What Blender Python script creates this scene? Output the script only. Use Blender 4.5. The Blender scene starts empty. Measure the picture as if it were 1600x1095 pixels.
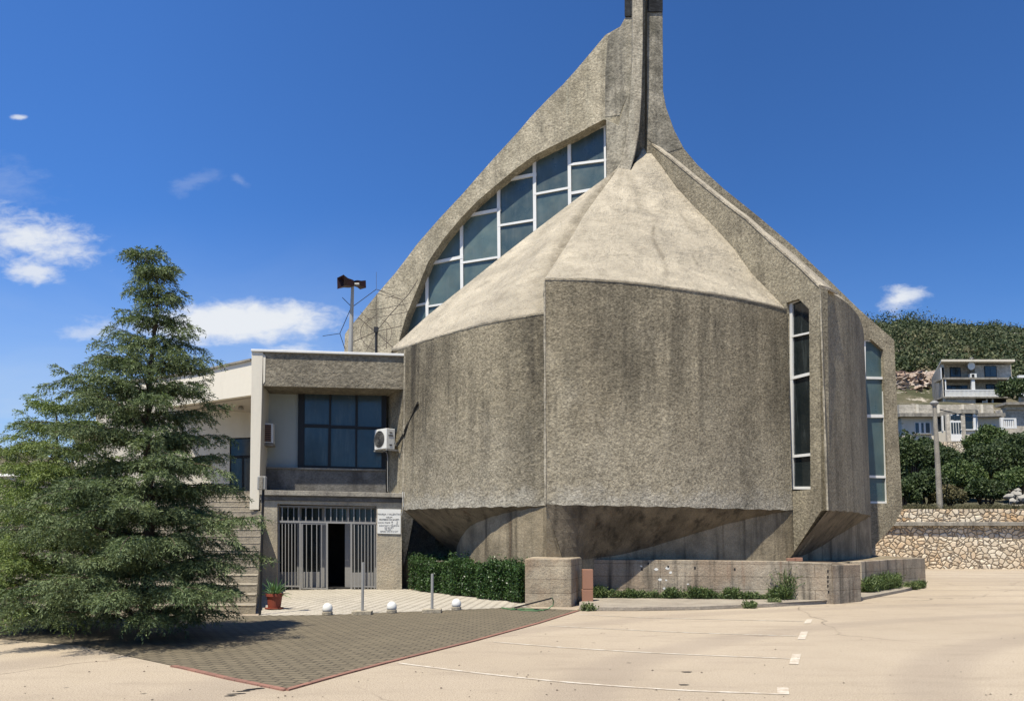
import bpy, bmesh, math, random
import numpy as np
from math import radians, sin, cos, pi
from mathutils import Vector, geometry
random.seed(7)
S = bpy.context.scene
# ------------------------------------------------------------------ camera
PITCH = radians(5.0); F = 1600*28/36; CY = 838 - F*math.tan(PITCH); EYE = Vector((0, 0, 1.6))
cd = bpy.data.cameras.new('camera'); cam = bpy.data.objects.new('camera', cd); S.collection.objects.link(cam)
cd.sensor_width = 36; cd.lens = 28; cd.shift_y = (CY-547.5)/1600; cd.clip_start = .1; cd.clip_end = 3000
cam.location = EYE; cam.rotation_euler = (pi/2+PITCH, 0, 0); S.camera = cam
# ------------------------------------------------------------------ light
SUN_EL, SUN_H = radians(64), Vector((-.50, -.866))
SUN_H.normalize()
sun_dir = Vector((SUN_H.x*cos(SUN_EL), SUN_H.y*cos(SUN_EL), sin(SUN_EL)))
ld = bpy.data.lights.new('sun', 'SUN'); ld.energy = 4.5; ld.angle = radians(.5); ld.color = (1, .93, .79)
lo = bpy.data.objects.new('sun', ld); S.collection.objects.link(lo); lo.rotation_euler = sun_dir.to_track_quat('Z', 'Y').to_euler()
S.view_settings.view_transform = 'Standard'; S.view_settings.look = 'None'; S.view_settings.exposure = 0.82; S.view_settings.gamma = 1

def ray(px, py):
    px, py = float(px), float(py)
    d = Vector(((px-800)/F, 0, 0)) + Vector((0, cos(PITCH), sin(PITCH))) + (CY-py)/F*Vector((0, -sin(PITCH), cos(PITCH)))
    return d
def at(px, py, Y):
    d = ray(px, py); return EYE + d*(float(Y)/d.y)
def atz(px, py, z=0.0):
    d = ray(px, py); return EYE + d*((z-EYE.z)/d.z)
def onp(px, py, A, B, off=0.0):
    """hit of the sight line with the vertical plane through A and B, pushed back by off metres"""
    e = Vector((B.x-A.x, B.y-A.y, 0)).normalized(); n = Vector((e.y, -e.x, 0))
    if n.y < 0: n = -n
    d = ray(px, py); t = ((Vector((A.x, A.y, 0))+n*off-Vector((EYE.x, EYE.y, 0))).dot(n))/d.dot(n)
    return EYE + d*t
def pnorm(A, B):
    e = Vector((B.x-A.x, B.y-A.y, 0)).normalized(); n = Vector((e.y, -e.x, 0))
    return n if n.y > 0 else -n

# ------------------------------------------------------------------ sky
W = bpy.data.worlds.new("World"); S.world = W; W.use_nodes = True
wt = W.node_tree; wt.nodes.clear()
def wn(t, **k):
    n = wt.nodes.new(t)
    for a, b in k.items(): setattr(n, a, b)
    return n
def wmath(op, a, b=None, clamp=False):
    n = wn('ShaderNodeMath', operation=op, use_clamp=clamp)
    for i, v in enumerate((a, b)):
        if v is None: continue
        if isinstance(v, (int, float)): n.inputs[i].default_value = v
        else: wt.links.new(v, n.inputs[i])
    return n.outputs[0]
sky = wn('ShaderNodeTexSky', sky_type='NISHITA'); sky.sun_disc = False; sky.sun_elevation = SUN_EL
sky.sun_rotation = math.atan2(SUN_H.x, SUN_H.y) % (2*pi); sky.altitude = 0; sky.air_density = 1.0; sky.dust_density = .6; sky.ozone_density = 3.0
hs = wn('ShaderNodeMixRGB', blend_type='MULTIPLY'); hs.inputs[0].default_value = 1; hs.inputs[2].default_value = (.49, .92, 1.50, 1)
wt.links.new(sky.outputs[0], hs.inputs[1])
tc = wn('ShaderNodeTexCoord'); sp = wn('ShaderNodeSeparateXYZ'); wt.links.new(tc.outputs['Generated'], sp.inputs[0])
yy = wmath('MAXIMUM', sp.outputs[1], .05)
u_ = wmath('DIVIDE', sp.outputs[0], yy); v_ = wmath('DIVIDE', sp.outputs[2], yy)
cmb = wn('ShaderNodeCombineXYZ'); wt.links.new(u_, cmb.inputs[0]); wt.links.new(wmath('MULTIPLY', v_, 2.0), cmb.inputs[1])
def wnoise(scale, det, rough=.55, dist=0.0, off=0):
    n = wn('ShaderNodeTexNoise'); n.inputs['Scale'].default_value = scale; n.inputs['Detail'].default_value = det
    n.inputs['Roughness'].default_value = rough; n.inputs['Distortion'].default_value = dist
    m = wn('ShaderNodeMapping'); m.inputs['Location'].default_value = (off, off*.7, off*.3)
    wt.links.new(cmb.outputs[0], m.inputs[0]); wt.links.new(m.outputs[0], n.inputs['Vector']); return n.outputs[0]
wx = wnoise(13, 6, .6, .2); wy = wnoise(13, 6, .6, .2, 5.3); fine = wnoise(34, 8, .6, .3, 2.1); veil = wnoise(5, 5, .55, 1.2, 9.0)
total = None
def cloud(px, py, a, b, tilt, strength, soft=1.0, warp=1.0):
    global total
    d = ray(px, py); u0, v0 = d.x/d.y, d.z/d.y
    A, B = a/F, b/F
    du = wmath('ADD', wmath('SUBTRACT', u_, u0), wmath('MULTIPLY', wmath('SUBTRACT', wx, .5), .07*warp))
    dv = wmath('ADD', wmath('SUBTRACT', v_, v0), wmath('MULTIPLY', wmath('SUBTRACT', wy, .5), .035*warp))
    c, s = cos(tilt), sin(tilt)
    p = wmath('DIVIDE', wmath('ADD', wmath('MULTIPLY', du, c), wmath('MULTIPLY', dv, s)), A)
    q = wmath('DIVIDE', wmath('SUBTRACT', wmath('MULTIPLY', dv, c), wmath('MULTIPLY', du, s)), B)
    r = wmath('SQRT', wmath('ADD', wmath('MULTIPLY', p, p), wmath('MULTIPLY', q, q)))
    m = wmath('DIVIDE', wmath('SUBTRACT', 1.0, r), soft)
    m = wmath('ADD', m, wmath('MULTIPLY', wmath('SUBTRACT', fine, .55), 1.3))
    mr = wn('ShaderNodeMapRange', interpolation_type='SMOOTHSTEP'); wt.links.new(m, mr.inputs[0])
    mr.inputs[1].default_value = 0; mr.inputs[2].default_value = .9; mr.inputs[3].default_value = 0; mr.inputs[4].default_value = strength
    total = mr.outputs[0] if total is None else wmath('MAXIMUM', total, mr.outputs[0])
cloud(50, 372, 150, 58, -.22, .95, 1.0)
cloud(-40, 345, 130, 55, -.1, .8, 1.1)
cloud(55, 424, 60, 28, -.1, .85, 1.0)
cloud(365, 504, 195, 44, .04, 1.0, .6, .7)
cloud(150, 515, 80, 25, .05, .55, 1.0)
cloud(455, 552, 75, 22, 0, .8, .9)
cloud(1410, 468, 60, 28, .25, .95, 1.0)
cloud(28, 182, 18, 7, 0, .75, .8, .4)
cloud(300, 288, 60, 20, .3, .12, 1.0)
cloud(375, 283, 26, 12, -.5, .15, 1.0, .5)
cloud(0, 290, 130, 70, -.3, .14, 1.4)
# thin milky veil low on the left
vm = wn('ShaderNodeMapRange', interpolation_type='SMOOTHSTEP'); wt.links.new(v_, vm.inputs[0])
vm.inputs[1].default_value = .44; vm.inputs[2].default_value = .02; vm.inputs[3].default_value = 0; vm.inputs[4].default_value = .85
lm = wn('ShaderNodeMapRange', interpolation_type='SMOOTHSTEP'); wt.links.new(u_, lm.inputs[0])
lm.inputs[1].default_value = .6; lm.inputs[2].default_value = -.65; lm.inputs[3].default_value = .22; lm.inputs[4].default_value = 1
vv = wmath('MULTIPLY', wmath('MULTIPLY', vm.outputs[0], lm.outputs[0]), wmath('ADD', veil, .35), True)
glow = wn('ShaderNodeMixRGB', blend_type='MULTIPLY'); glow.inputs[0].default_value = 1; wt.links.new(hs.outputs[0], glow.inputs[1])
gm = wn('ShaderNodeMapRange'); wt.links.new(u_, gm.inputs[0]); gm.inputs[1].default_value = .3; gm.inputs[2].default_value = -.5; gm.inputs[3].default_value = 1.0; gm.inputs[4].default_value = 1.32
gc = wn('ShaderNodeCombineXYZ')
for k in range(3): wt.links.new(gm.outputs[0], gc.inputs[k])
wt.links.new(gc.outputs[0], glow.inputs[2])
mix1 = wn('ShaderNodeMixRGB'); mix1.inputs[2].default_value = (5.9, 7.4, 9.4, 1)
wt.links.new(vv, mix1.inputs[0]); wt.links.new(glow.outputs[0], mix1.inputs[1])
mix2 = wn('ShaderNodeMixRGB'); mix2.inputs[2].default_value = (9.2, 9.6, 10.2, 1)
wt.links.new(total, mix2.inputs[0]); wt.links.new(mix1.outputs[0], mix2.inputs[1])
bg = wn('ShaderNodeBackground'); bg.inputs[1].default_value = .05
wo = wn('ShaderNodeOutputWorld'); wt.links.new(mix2.outputs[0], bg.inputs[0]); wt.links.new(bg.outputs[0], wo.inputs[0])

# ------------------------------------------------------------------ materials
class M:
    """small node helper"""
    def __init__(s, name, rough=.85, spec=.3):
        s.m = bpy.data.materials.new(name); s.m.use_nodes = True; s.t = s.m.node_tree
        s.b = s.t.nodes['Principled BSDF']; s.b.inputs['Roughness'].default_value = rough
        s.b.inputs['Specular IOR Level'].default_value = spec
        s.tc = s.t.nodes.new('ShaderNodeTexCoord').outputs['Object']
    def n(s, t, **k):
        n = s.t.nodes.new(t)
        for a, b in k.items(): setattr(n, a, b)
        return n
    def l(s, a, b): s.t.links.new(a, b)
    def map(s, scale=(1, 1, 1), rot=(0, 0, 0), loc=(0, 0, 0)):
        m = s.n('ShaderNodeMapping'); m.inputs['Scale'].default_value = scale; m.inputs['Rotation'].default_value = rot
        m.inputs['Location'].default_value = loc; s.l(s.tc, m.inputs[0]); return m.outputs[0]
    def noise(s, scale, det=5, rough=.6, vec=None, dist=0):
        n = s.n('ShaderNodeTexNoise'); n.inputs['Scale'].default_value = scale; n.inputs['Detail'].default_value = det
        n.inputs['Roughness'].default_value = rough; n.inputs['Distortion'].default_value = dist
        s.l(vec if vec is not None else s.tc, n.inputs['Vector']); return n.outputs[0]
    def ramp(s, fac, lo, hi, a=0.0, b=1.0):
        m = s.n('ShaderNodeMapRange'); s.l(fac, m.inputs[0])
        for i, v in zip((1, 2, 3, 4), (lo, hi, a, b)): m.inputs[i].default_value = v
        return m.outputs[0]
    def mix(s, fac, a, b, mode='MIX'):
        m = s.n('ShaderNodeMixRGB', blend_type=mode)
        for i, v in enumerate((fac, a, b)):
            if isinstance(v, (int, float)): m.inputs[i].default_value = v
            elif isinstance(v, tuple): m.inputs[i].default_value = (*v, 1) if len(v) == 3 else v
            else: s.l(v, m.inputs[i])
        return m.outputs[0]
    def math(s, op, a, b=None, clamp=False):
        n = s.n('ShaderNodeMath', operation=op, use_clamp=clamp)
        for i, v in enumerate((a, b)):
            if v is None: continue
            if isinstance(v, (int, float)): n.inputs[i].default_value = v
            else: s.l(v, n.inputs[i])
        return n.outputs[0]
    def bump(s, h, strength, dist, prev=None):
        b = s.n('ShaderNodeBump'); b.inputs['Strength'].default_value = strength; b.inputs['Distance'].default_value = dist
        s.l(h, b.inputs['Height'])
        if prev is not None: s.l(prev, b.inputs['Normal'])
        return b.outputs[0]
    def dirt(s, c, col, amt=.8):  # mask holds stains and the shade painted along the roof crease
        a = s.n('ShaderNodeAttribute', attribute_name='dirt'); nz = s.ramp(s.noise(4, 6, .7, s.map((1, 1, .5), loc=(2, 5, 1))), .36, .6, .35, 1.15)
        return s.mix(s.math('MULTIPLY', s.math('MULTIPLY', a.outputs['Fac'], nz), amt, True), c, col)
    def done(s, col=None, nor=None):
        if col is not None:
            if not isinstance(col, tuple): col = s.mix(1.0, col, (.78, .775, .76), 'MULTIPLY')
            if isinstance(col, tuple): s.b.inputs['Base Color'].default_value = (*col, 1)
            else: s.l(col, s.b.inputs['Base Color'])
        if nor is not None: s.l(nor, s.b.inputs['Normal'])
        return s.m

def plaster(name, light, dark, low=None, stain=(.08, .075, .065), streak=.8, grain=.5, gs=26, bump=1.0, bs=11, bd=.05, big=.45, streak_s=1.3, sl=.47, fresh=None):
    m = M(name, .93, .15)
    light = tuple(x*k for x, k in zip(light, (1.06, 1.045, 1.02))); dark = tuple(x*k for x, k in zip(dark, (1.05, 1.035, 1.0)))
    c = m.mix(m.ramp(m.noise(big, 6, .62), .38, .66), light, dark)
    st = m.noise(1, 5, .62, m.map((streak_s, streak_s, .11)))
    hgt = m.noise(.5, 3, .5, m.map((1, 1, 1), loc=(7, 3, 1)))
    f = m.math('MULTIPLY', m.ramp(st, sl, sl+.2), m.math('MULTIPLY', m.ramp(hgt, .33, .52), streak), True)
    c = m.mix(f, c, stain)
    st2 = m.noise(1, 4, .6, m.map((streak_s*3.1, streak_s*3.1, .16), loc=(3, 9, 2)))
    c = m.mix(m.ramp(st2, .56, .7, 0, streak*.62), c, stain)
    st3 = m.noise(1, 4, .6, m.map((streak_s*2.4, streak_s*2.4, .14), loc=(13, 4, 2)))
    c = m.mix(m.ramp(st3, .58, .72, 0, streak*.35), c, tuple(min(.6, x*1.25) for x in light))
    if low is not None:
        zz = m.n('ShaderNodeSeparateXYZ'); m.l(m.tc, zz.inputs[0])
        h = m.math('ADD', zz.outputs[2], m.math('MULTIPLY', m.math('SUBTRACT', m.noise(.7, 5, .65, m.map(loc=(2, 8, 5))), .5), 4.5))
        c = m.mix(m.ramp(h, low[1], low[0], 0, .75), c, low[2])
        hb = m.math('ADD', zz.outputs[2], m.math('MULTIPLY', m.math('SUBTRACT', m.noise(1.9, 5, .65, m.map(loc=(2, 3, 5))), .5), 1.3))
        c = m.mix(m.ramp(hb, 2.85, 2.5, 0, .65), c, (.50, .47, .40))
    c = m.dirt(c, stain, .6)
    if fresh is not None:
        c = m.mix(m.ramp(m.noise(.8, 4, .6, m.map((1, 1, .5), loc=(11, 4, 8))), .6, .72, 0, .6), c, fresh)
    ve = m.math('ABSOLUTE', m.math('SUBTRACT', m.noise(.9, 8, .75, m.map((1, 1, .7), loc=(1, 2, 9)), 1.5), .5))
    c = m.mix(m.math('MULTIPLY', m.ramp(ve, 0, .006, .75, 0), m.ramp(m.noise(.6, 2, .5, m.map(loc=(6, 6, 6))), .48, .56)), c, tuple(x*.45 for x in dark))
    g = m.noise(gs*.62, 5, .62, m.map((1, 1, 1.35)), .5)
    g2 = m.noise(gs*.14, 5, .66, None, .4)
    c = m.mix(1.0, c, m.mix(m.ramp(g, .36, .64), tuple([1-grain*1.15]*3), tuple([1+grain*.6]*3)), 'MULTIPLY')
    c = m.mix(1.0, c, m.mix(m.ramp(g2, .36, .66), tuple([1-grain*.5]*3), tuple([1+grain*.3]*3)), 'MULTIPLY')
    nb = m.bump(m.noise(bs, 9, .68, None, .35), bump, bd)
    return m.done(c, nb)

MAT = {}
MAT['petal'] = plaster('rough_brown_plaster', (.42, .37, .27), (.265, .23, .168), low=(3.2, 5.4, (.45, .40, .30)), stain=(.095, .085, .065), streak=.75, grain=.42, fresh=(.46, .41, .31), bump=.9, bd=.045)
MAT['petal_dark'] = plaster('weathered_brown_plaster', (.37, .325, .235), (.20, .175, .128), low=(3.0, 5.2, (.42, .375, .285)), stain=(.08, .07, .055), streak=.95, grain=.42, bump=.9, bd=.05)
MAT['fin'] = plaster('rough_fin_plaster', (.40, .36, .27), (.26, .23, .175), stain=(.12, .107, .082), streak=.5, grain=.40, bump=.9, bd=.045)
MAT['sail'] = plaster('pale_weathered_plaster', (.54, .485, .37), (.33, .295, .22), stain=(.15, .14, .11), streak=.5, grain=.38, big=.6, bump=.8, bd=.04, gs=22)
MAT['spire'] = plaster('spire_concrete', (.42, .39, .32), (.17, .16, .13), stain=(.09, .087, .078), streak=.75, grain=.36, big=1.1, bump=.7, bd=.04, gs=18, streak_s=2.0)
MAT['spire_light'] = plaster('spire_edge_concrete', (.54, .49, .39), (.33, .30, .24), stain=(.15, .135, .11), streak=.6, grain=.35, big=1.2, bump=.7, bd=.04, gs=18)
MAT['spire_dark'] = plaster('dark_spire_panel', (.045, .05, .058), (.02, .022, .026), stain=(.01, .01, .01), streak=.3, grain=.4, big=1.5, bump=.3, gs=16)
def cream():
    m = M('cream_roof_render', .9, .2)
    c = m.mix(m.ramp(m.noise(.7, 6, .65, None, .6), .36, .64), (.60, .53, .41), (.43, .38, .295))
    veins = m.noise(.8, 9, .74, m.map((1, 1, .8)), .5)
    band = m.math('ABSOLUTE', m.math('SUBTRACT', veins, .5))
    c = m.mix(m.ramp(band, .0, .010, .6, 0), c, (.18, .15, .11))
    c = m.mix(m.ramp(m.noise(1, 6, .7, m.map((2.2, 2.2, .5))), .54, .7, 0, .6), c, (.25, .215, .16))
    c = m.mix(1.0, c, m.mix(m.ramp(m.noise(28, 5, .7), .35, .65), (.84, .84, .84), (1.07, 1.07, 1.07)), 'MULTIPLY')
    c = m.mix(m.ramp(m.noise(.33, 5, .6, m.map(loc=(3, 1, 7))), .42, .62, 0, .45), c, (.335, .295, .23))
    c = m.mix(m.ramp(m.noise(1, 6, .75, m.map((5, 5, 1.6), loc=(3, 1, 7))), .56, .72, 0, .5), c, (.30, .265, .205))
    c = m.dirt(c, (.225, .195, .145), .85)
    nb = m.bump(m.noise(1.3, 9, .66, None, .25), .8, .35)
    nb = m.bump(m.noise(22, 6, .7), .5, .015, nb)
    return m.done(c, nb)
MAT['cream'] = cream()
def concrete(name, light, dark, stain, board=True, streak=.7, warm=None, rust=None):
    m = M(name, .88, .25)
    c = m.mix(m.ramp(m.noise(1.3, 6, .66), .36, .64), light, dark)
    if warm is not None: c = m.mix(m.ramp(m.noise(.9, 4, .6, m.map(loc=(5, 5, 5))), .48, .62, 0, .75), c, warm)
    c = m.mix(m.ramp(m.noise(1, 5, .62, m.map((4, 4, .25))), .5, .7, 0, streak), c, stain)
    if rust is not None:
        c = m.mix(m.ramp(m.noise(1, 4, .6, m.map((6, 6, .3), loc=(4, 4, 1))), .62, .74, 0, .5), c, rust)
    if board:
        w = m.n('ShaderNodeTexBrick'); m.l(m.map((1, 1, 1), rot=(pi/2, 0, 0)), w.inputs['Vector'])
        w.inputs['Scale'].default_value = 1; w.inputs['Brick Width'].default_value = 7.3; w.inputs['Row Height'].default_value = .31
        w.inputs['Mortar Size'].default_value = .008; w.inputs['Mortar Smooth'].default_value = .3
        for k, v in (('Color1', (1, 1, 1, 1)), ('Color2', (.84, .82, .8, 1)), ('Mortar', (.42, .39, .36, 1))): w.inputs[k].default_value = v
        c = m.mix(.85, c, w.outputs[0], 'MULTIPLY')
    c = m.mix(1.0, c, m.mix(m.ramp(m.noise(34, 6, .7), .36, .64), (.74, .74, .74), (1.13, 1.13, 1.13)), 'MULTIPLY')
    v = m.n('ShaderNodeTexVoronoi'); v.inputs['Scale'].default_value = 7; m.l(m.tc, v.inputs['Vector'])
    c = m.mix(m.ramp(v.outputs[0], .03, .07, .55, 0), c, (.05, .045, .04))
    return m.done(c, m.bump(m.noise(14, 8, .68), .8, .03))
MAT['base_shaded'] = concrete('shaded_soffit_concrete', (.24, .20, .145), (.12, .10, .073), (.04, .034, .026), board=False, streak=.85, rust=(.15, .085, .045))  # darker copy of base: overhang shade put into the colour, beside weathering streaks
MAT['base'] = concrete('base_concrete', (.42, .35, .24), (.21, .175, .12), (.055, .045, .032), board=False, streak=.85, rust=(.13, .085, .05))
MAT['plinth'] = concrete('plinth_concrete', (.52, .45, .35), (.27, .235, .185), (.085, .075, .062), warm=(.37, .285, .205), rust=(.25, .13, .075), streak=1.0)
MAT['pier'] = concrete('pier_concrete', (.62, .53, .39), (.33, .28, .21), (.10, .09, .078), warm=(.42, .31, .21), streak=.45)
MAT['gatecol'] = concrete('gate_concrete', (.52, .46, .35), (.36, .32, .25), (.22, .20, .175), board=False, streak=.4, warm=(.50, .42, .31))
MAT['slab'] = concrete('slab_concrete', (.40, .37, .31), (.24, .22, .19), (.12, .11, .095), board=False, streak=.7)
MAT['stairs'] = concrete('stair_concrete', (.40, .35, .27), (.27, .235, .18), (.17, .155, .13), board=False, streak=.35)
MAT['apron'] = concrete('apron_concrete', (.42, .37, .30), (.31, .27, .22), (.2, .17, .14), board=False, streak=.3)
MAT['stuccoband'] = plaster('grey_stucco', (.31, .28, .22), (.24, .215, .17), streak=.25, grain=.3, bump=1.0, bs=8, bd=.09, gs=14)
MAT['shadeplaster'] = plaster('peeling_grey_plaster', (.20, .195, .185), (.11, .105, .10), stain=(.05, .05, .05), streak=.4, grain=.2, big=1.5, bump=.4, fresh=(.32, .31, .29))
def painted(name, col, dirt=(.45, .42, .36), amt=.35, rough=.75, bump=.12):
    m = M(name, rough, .3)
    c = m.mix(m.ramp(m.noise(1, 6, .65, m.map((2.2, 2.2, .4))), .5, .78, 0, amt), col, dirt)
    c = m.mix(m.ramp(m.noise(9, 5, .6), .4, .7, 0, .08), c, tuple(x*.6 for x in col))
    return m.done(c, m.bump(m.noise(40, 4, .6), bump, .008))
MAT['white'] = painted('white_wall_paint', (.74, .69, .58), (.5, .45, .36))
MAT['whitetrim'] = painted('white_trim_paint', (.78, .78, .76), (.5, .48, .44), .3, .5)
MAT['greywhite'] = painted('shaded_panel_paint', (.40, .43, .41), (.4, .42, .4), .25)
MAT['darkframe'] = painted('dark_window_metal', (.014, .013, .013), (.04, .035, .03), .3, .5)
MAT['greymetal'] = painted('grey_gate_paint', (.30, .295, .285), (.30, .26, .22), .3, .45)
MAT['postmetal'] = painted('galvanised_steel', (.33, .33, .32), (.22, .18, .15), .5, .45)
MAT['soffit'] = painted('beige_soffit_paint', (.52, .47, .40), (.42, .37, .31), .25)
def _mk():
    m = M('road_paint', .85, .2)
    c = m.mix(m.ramp(m.noise(7, 6, .7), .36, .60, .2, 1.0), (.76, .71, .62), (.47, .39, .30))
    return m.done(c, m.bump(m.noise(60, 5, .7), .5, .01))
MAT['marking'] = _mk()
MAT['plastic'] = painted('white_plastic', (.78, .78, .75), (.6, .58, .52), .25, .4)
MAT['wire'] = painted('rusty_wire', (.10, .08, .065), (.05, .04, .03), .4, .7)
MAT['black'] = painted('black_metal', (.02, .02, .02), (.05, .04, .04), .3, .5)
MAT['hornred'] = painted('dark_red_horn_paint', (.028, .007, .008), (.015, .006, .006), .4, .5)
MAT['terracotta'] = painted('terracotta_plastic', (.26, .06, .035), (.18, .06, .04), .35, .6)
MAT['brickred'] = painted('red_brick', (.33, .175, .12), (.27, .19, .14), .8, .9, .6)
MAT['redtile'] = painted('red_roof_tile', (.36, .13, .08), (.2, .1, .07), .5, .85)
MAT['housewall'] = painted('house_wall_paint', (.70, .64, .53), (.40, .36, .30), .4)
MAT['houseblock'] = plaster('house_block_wall', (.58, .535, .46), (.42, .39, .33), streak=.3, grain=.25, gs=6, bs=4, bump=.4, big=.3)
MAT['hose'] = painted('green_hose', (.11, .22, .10), (.07, .12, .06), .4, .5)
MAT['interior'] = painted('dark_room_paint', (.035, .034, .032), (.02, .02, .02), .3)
MAT['bark'] = painted('bark', (.10, .075, .055), (.05, .04, .03), .6, .95, .6)
MAT['signtext'] = painted('sign_lettering', (.04, .04, .045), (.05, .05, .05), .1, .5)
def glass(name, col, rough=.12, dirt=.3):
    m = M(name, rough, .6)
    gi = m.n('ShaderNodeNewGeometry').outputs['Random Per Island']
    c = m.mix(m.ramp(m.noise(.9, 5, .6), .35, .7), col, tuple(x*1.5+.01 for x in col))
    c = m.mix(1.0, c, m.mix(gi, (.6, .62, .65), (1.35, 1.3, 1.25)), 'MULTIPLY')
    c = m.mix(m.ramp(m.noise(1, 5, .7, m.map((4, 4, .5))), .52, .74, 0, .35), c, (.16, .19, .19))
    c = m.mix(m.ramp(m.noise(30, 3, .6), .74, .80, 0, .3), c, (.3, .32, .3))
    r = m.ramp(m.noise(1.7, 5, .6), .3, .7, rough*.7, rough*2.0); m.l(r, m.b.inputs['Roughness'])
    return m.done(c, m.bump(m.noise(.8, 2, .5), .12, .02))
MAT['glass'] = glass('dusty_teal_glass', (.055, .088, .088), .28)
MAT['glass_dark'] = glass('dark_window_glass', (.012, .018, .02), .1)
MAT['glass_blue'] = glass('blue_grey_window_glass', (.035, .055, .068), .14)

def leafmat(name, a, b, rough=.55, trans=.25, cut=.0):
    m = M(name, rough, .35)
    g = m.n('ShaderNodeNewGeometry')
    c = m.mix(g.outputs['Random Per Island'], a, b)
    c = m.mix(m.ramp(m.noise(.9, 3, .6), .35, .7), c, m.mix(1.0, c, (.72, .80, .74), 'MULTIPLY'))
    m.l(c, m.b.inputs['Base Color'])
    tr = m.n('ShaderNodeBsdfTranslucent'); m.l(m.mix(1.0, c, (1.2, 1.3, .7), 'MULTIPLY'), tr.inputs[0])
    mx = m.n('ShaderNodeMixShader'); mx.inputs[0].default_value = trans
    m.l(m.b.outputs[0], mx.inputs[1]); m.l(tr.outputs[0], mx.inputs[2])
    m.l(mx.outputs[0], m.t.nodes['Material Output'].inputs[0]); return m.m
MAT['needle'] = leafmat('cedar_needles', (.03, .052, .02), (.21, .255, .115), .65, .2)
MAT['needle2'] = leafmat('light_cedar_needles', (.05, .085, .024), (.27, .32, .10), .65, .25)
MAT['hedge'] = leafmat('glossy_hedge_leaves', (.014, .034, .010), (.075, .135, .038), .4, .15)
MAT['bush'] = leafmat('scrub_leaves', (.022, .038, .014), (.085, .115, .04), .6, .15)
MAT['bush2'] = leafmat('green_scrub_leaves', (.035, .065, .018), (.12, .155, .05), .6, .18)
MAT['bush3'] = leafmat('dry_scrub_leaves', (.06, .055, .025), (.14, .12, .055), .7, .12)
MAT['hillbush'] = leafmat('hillside_leaves', (.028, .042, .016), (.062, .08, .03), .7, .1)
MAT['hillolive'] = leafmat('olive_hillside_leaves', (.05, .06, .025), (.14, .145, .065), .7, .1)
MAT['hillrock'] = painted('pale_limestone', (.36, .34, .30), (.20, .18, .15), .6, .95, .6)
MAT['aloe'] = leafmat('aloe_leaves', (.09, .17, .07), (.17, .27, .11), .45, .1)
MAT['weed'] = leafmat('weed_leaves', (.05, .09, .03), (.20, .22, .09), .6, .2)

def ground_mat():
    m = M('pale_asphalt', .92, .2)
    c = m.mix(m.ramp(m.noise(.16, 6, .62), .36, .66), (.54, .455, .345), (.425, .352, .262))
    c = m.mix(m.ramp(m.noise(.9, 6, .66, None, .6), .42, .68, 0, .5), c, (.50, .42, .31))
    # faint tyre arcs and worn bands
    w = m.n('ShaderNodeTexWave', wave_type='RINGS', rings_direction='Z'); w.inputs['Scale'].default_value = .085; w.inputs['Distortion'].default_value = 2.2
    w.inputs['Detail'].default_value = 4; w.inputs['Detail Scale'].default_value = .4; m.l(m.map((1, 1.6, 1), loc=(-17, -11, 0)), w.inputs['Vector'])
    c = m.mix(m.ramp(w.outputs[1], .78, .97, 0, .34), c, (.29, .24, .195))
    c = m.mix(m.ramp(m.noise(3.2, 5, .7), .62, .72, 0, .28), c, (.28, .235, .19))
    sp_ = m.noise(62, 4, .75)
    c = m.mix(m.ramp(sp_, .50, .60, 0, .75), c, (.22, .17, .13))
    c = m.mix(m.ramp(m.noise(33, 5, .8), .58, .66, 0, .5), c, (.24, .19, .145))
    c = m.mix(m.ramp(m.noise(19, 5, .75), .56, .68, 0, .35), c, (.27, .215, .16))
    c = m.mix(m.math('MULTIPLY', m.ramp(m.noise(2.2, 6, .7, m.map((.25, 1, 1))), .52, .66, 0, .4), 1.0), c, (.30, .245, .185))
    c = m.mix(m.ramp(sp_, .42, .34, 0, .5), c, (.66, .60, .52))
    v = m.n('ShaderNodeTexVoronoi'); v.inputs['Scale'].default_value = .9; m.l(m.tc, v.inputs['Vector'])
    c = m.mix(m.ramp(v.outputs[0], .018, .04, .75, 0), c, (.07, .055, .045))
    cr = m.n('ShaderNodeTexVoronoi', feature='DISTANCE_TO_EDGE'); cr.inputs['Scale'].default_value = .13
    nn = m.n('ShaderNodeTexNoise'); nn.inputs['Scale'].default_value = 1.2; nn.inputs['Detail'].default_value = 6; m.l(m.tc, nn.inputs['Vector'])
    dv = m.n('ShaderNodeMixRGB', blend_type='ADD'); dv.inputs[0].default_value = .55; m.l(m.tc, dv.inputs[1]); m.l(nn.outputs[1], dv.inputs[2]); m.l(dv.outputs[0], cr.inputs['Vector'])
    c = m.mix(m.math('MULTIPLY', m.ramp(cr.outputs[0], .0, .0035, .7, 0), m.ramp(m.noise(.35, 3), .44, .54)), c, (.12, .09, .07))
    return m.done(c, m.bump(m.noise(70, 6, .75), .7, .012))
MAT['ground'] = ground_mat()
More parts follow.
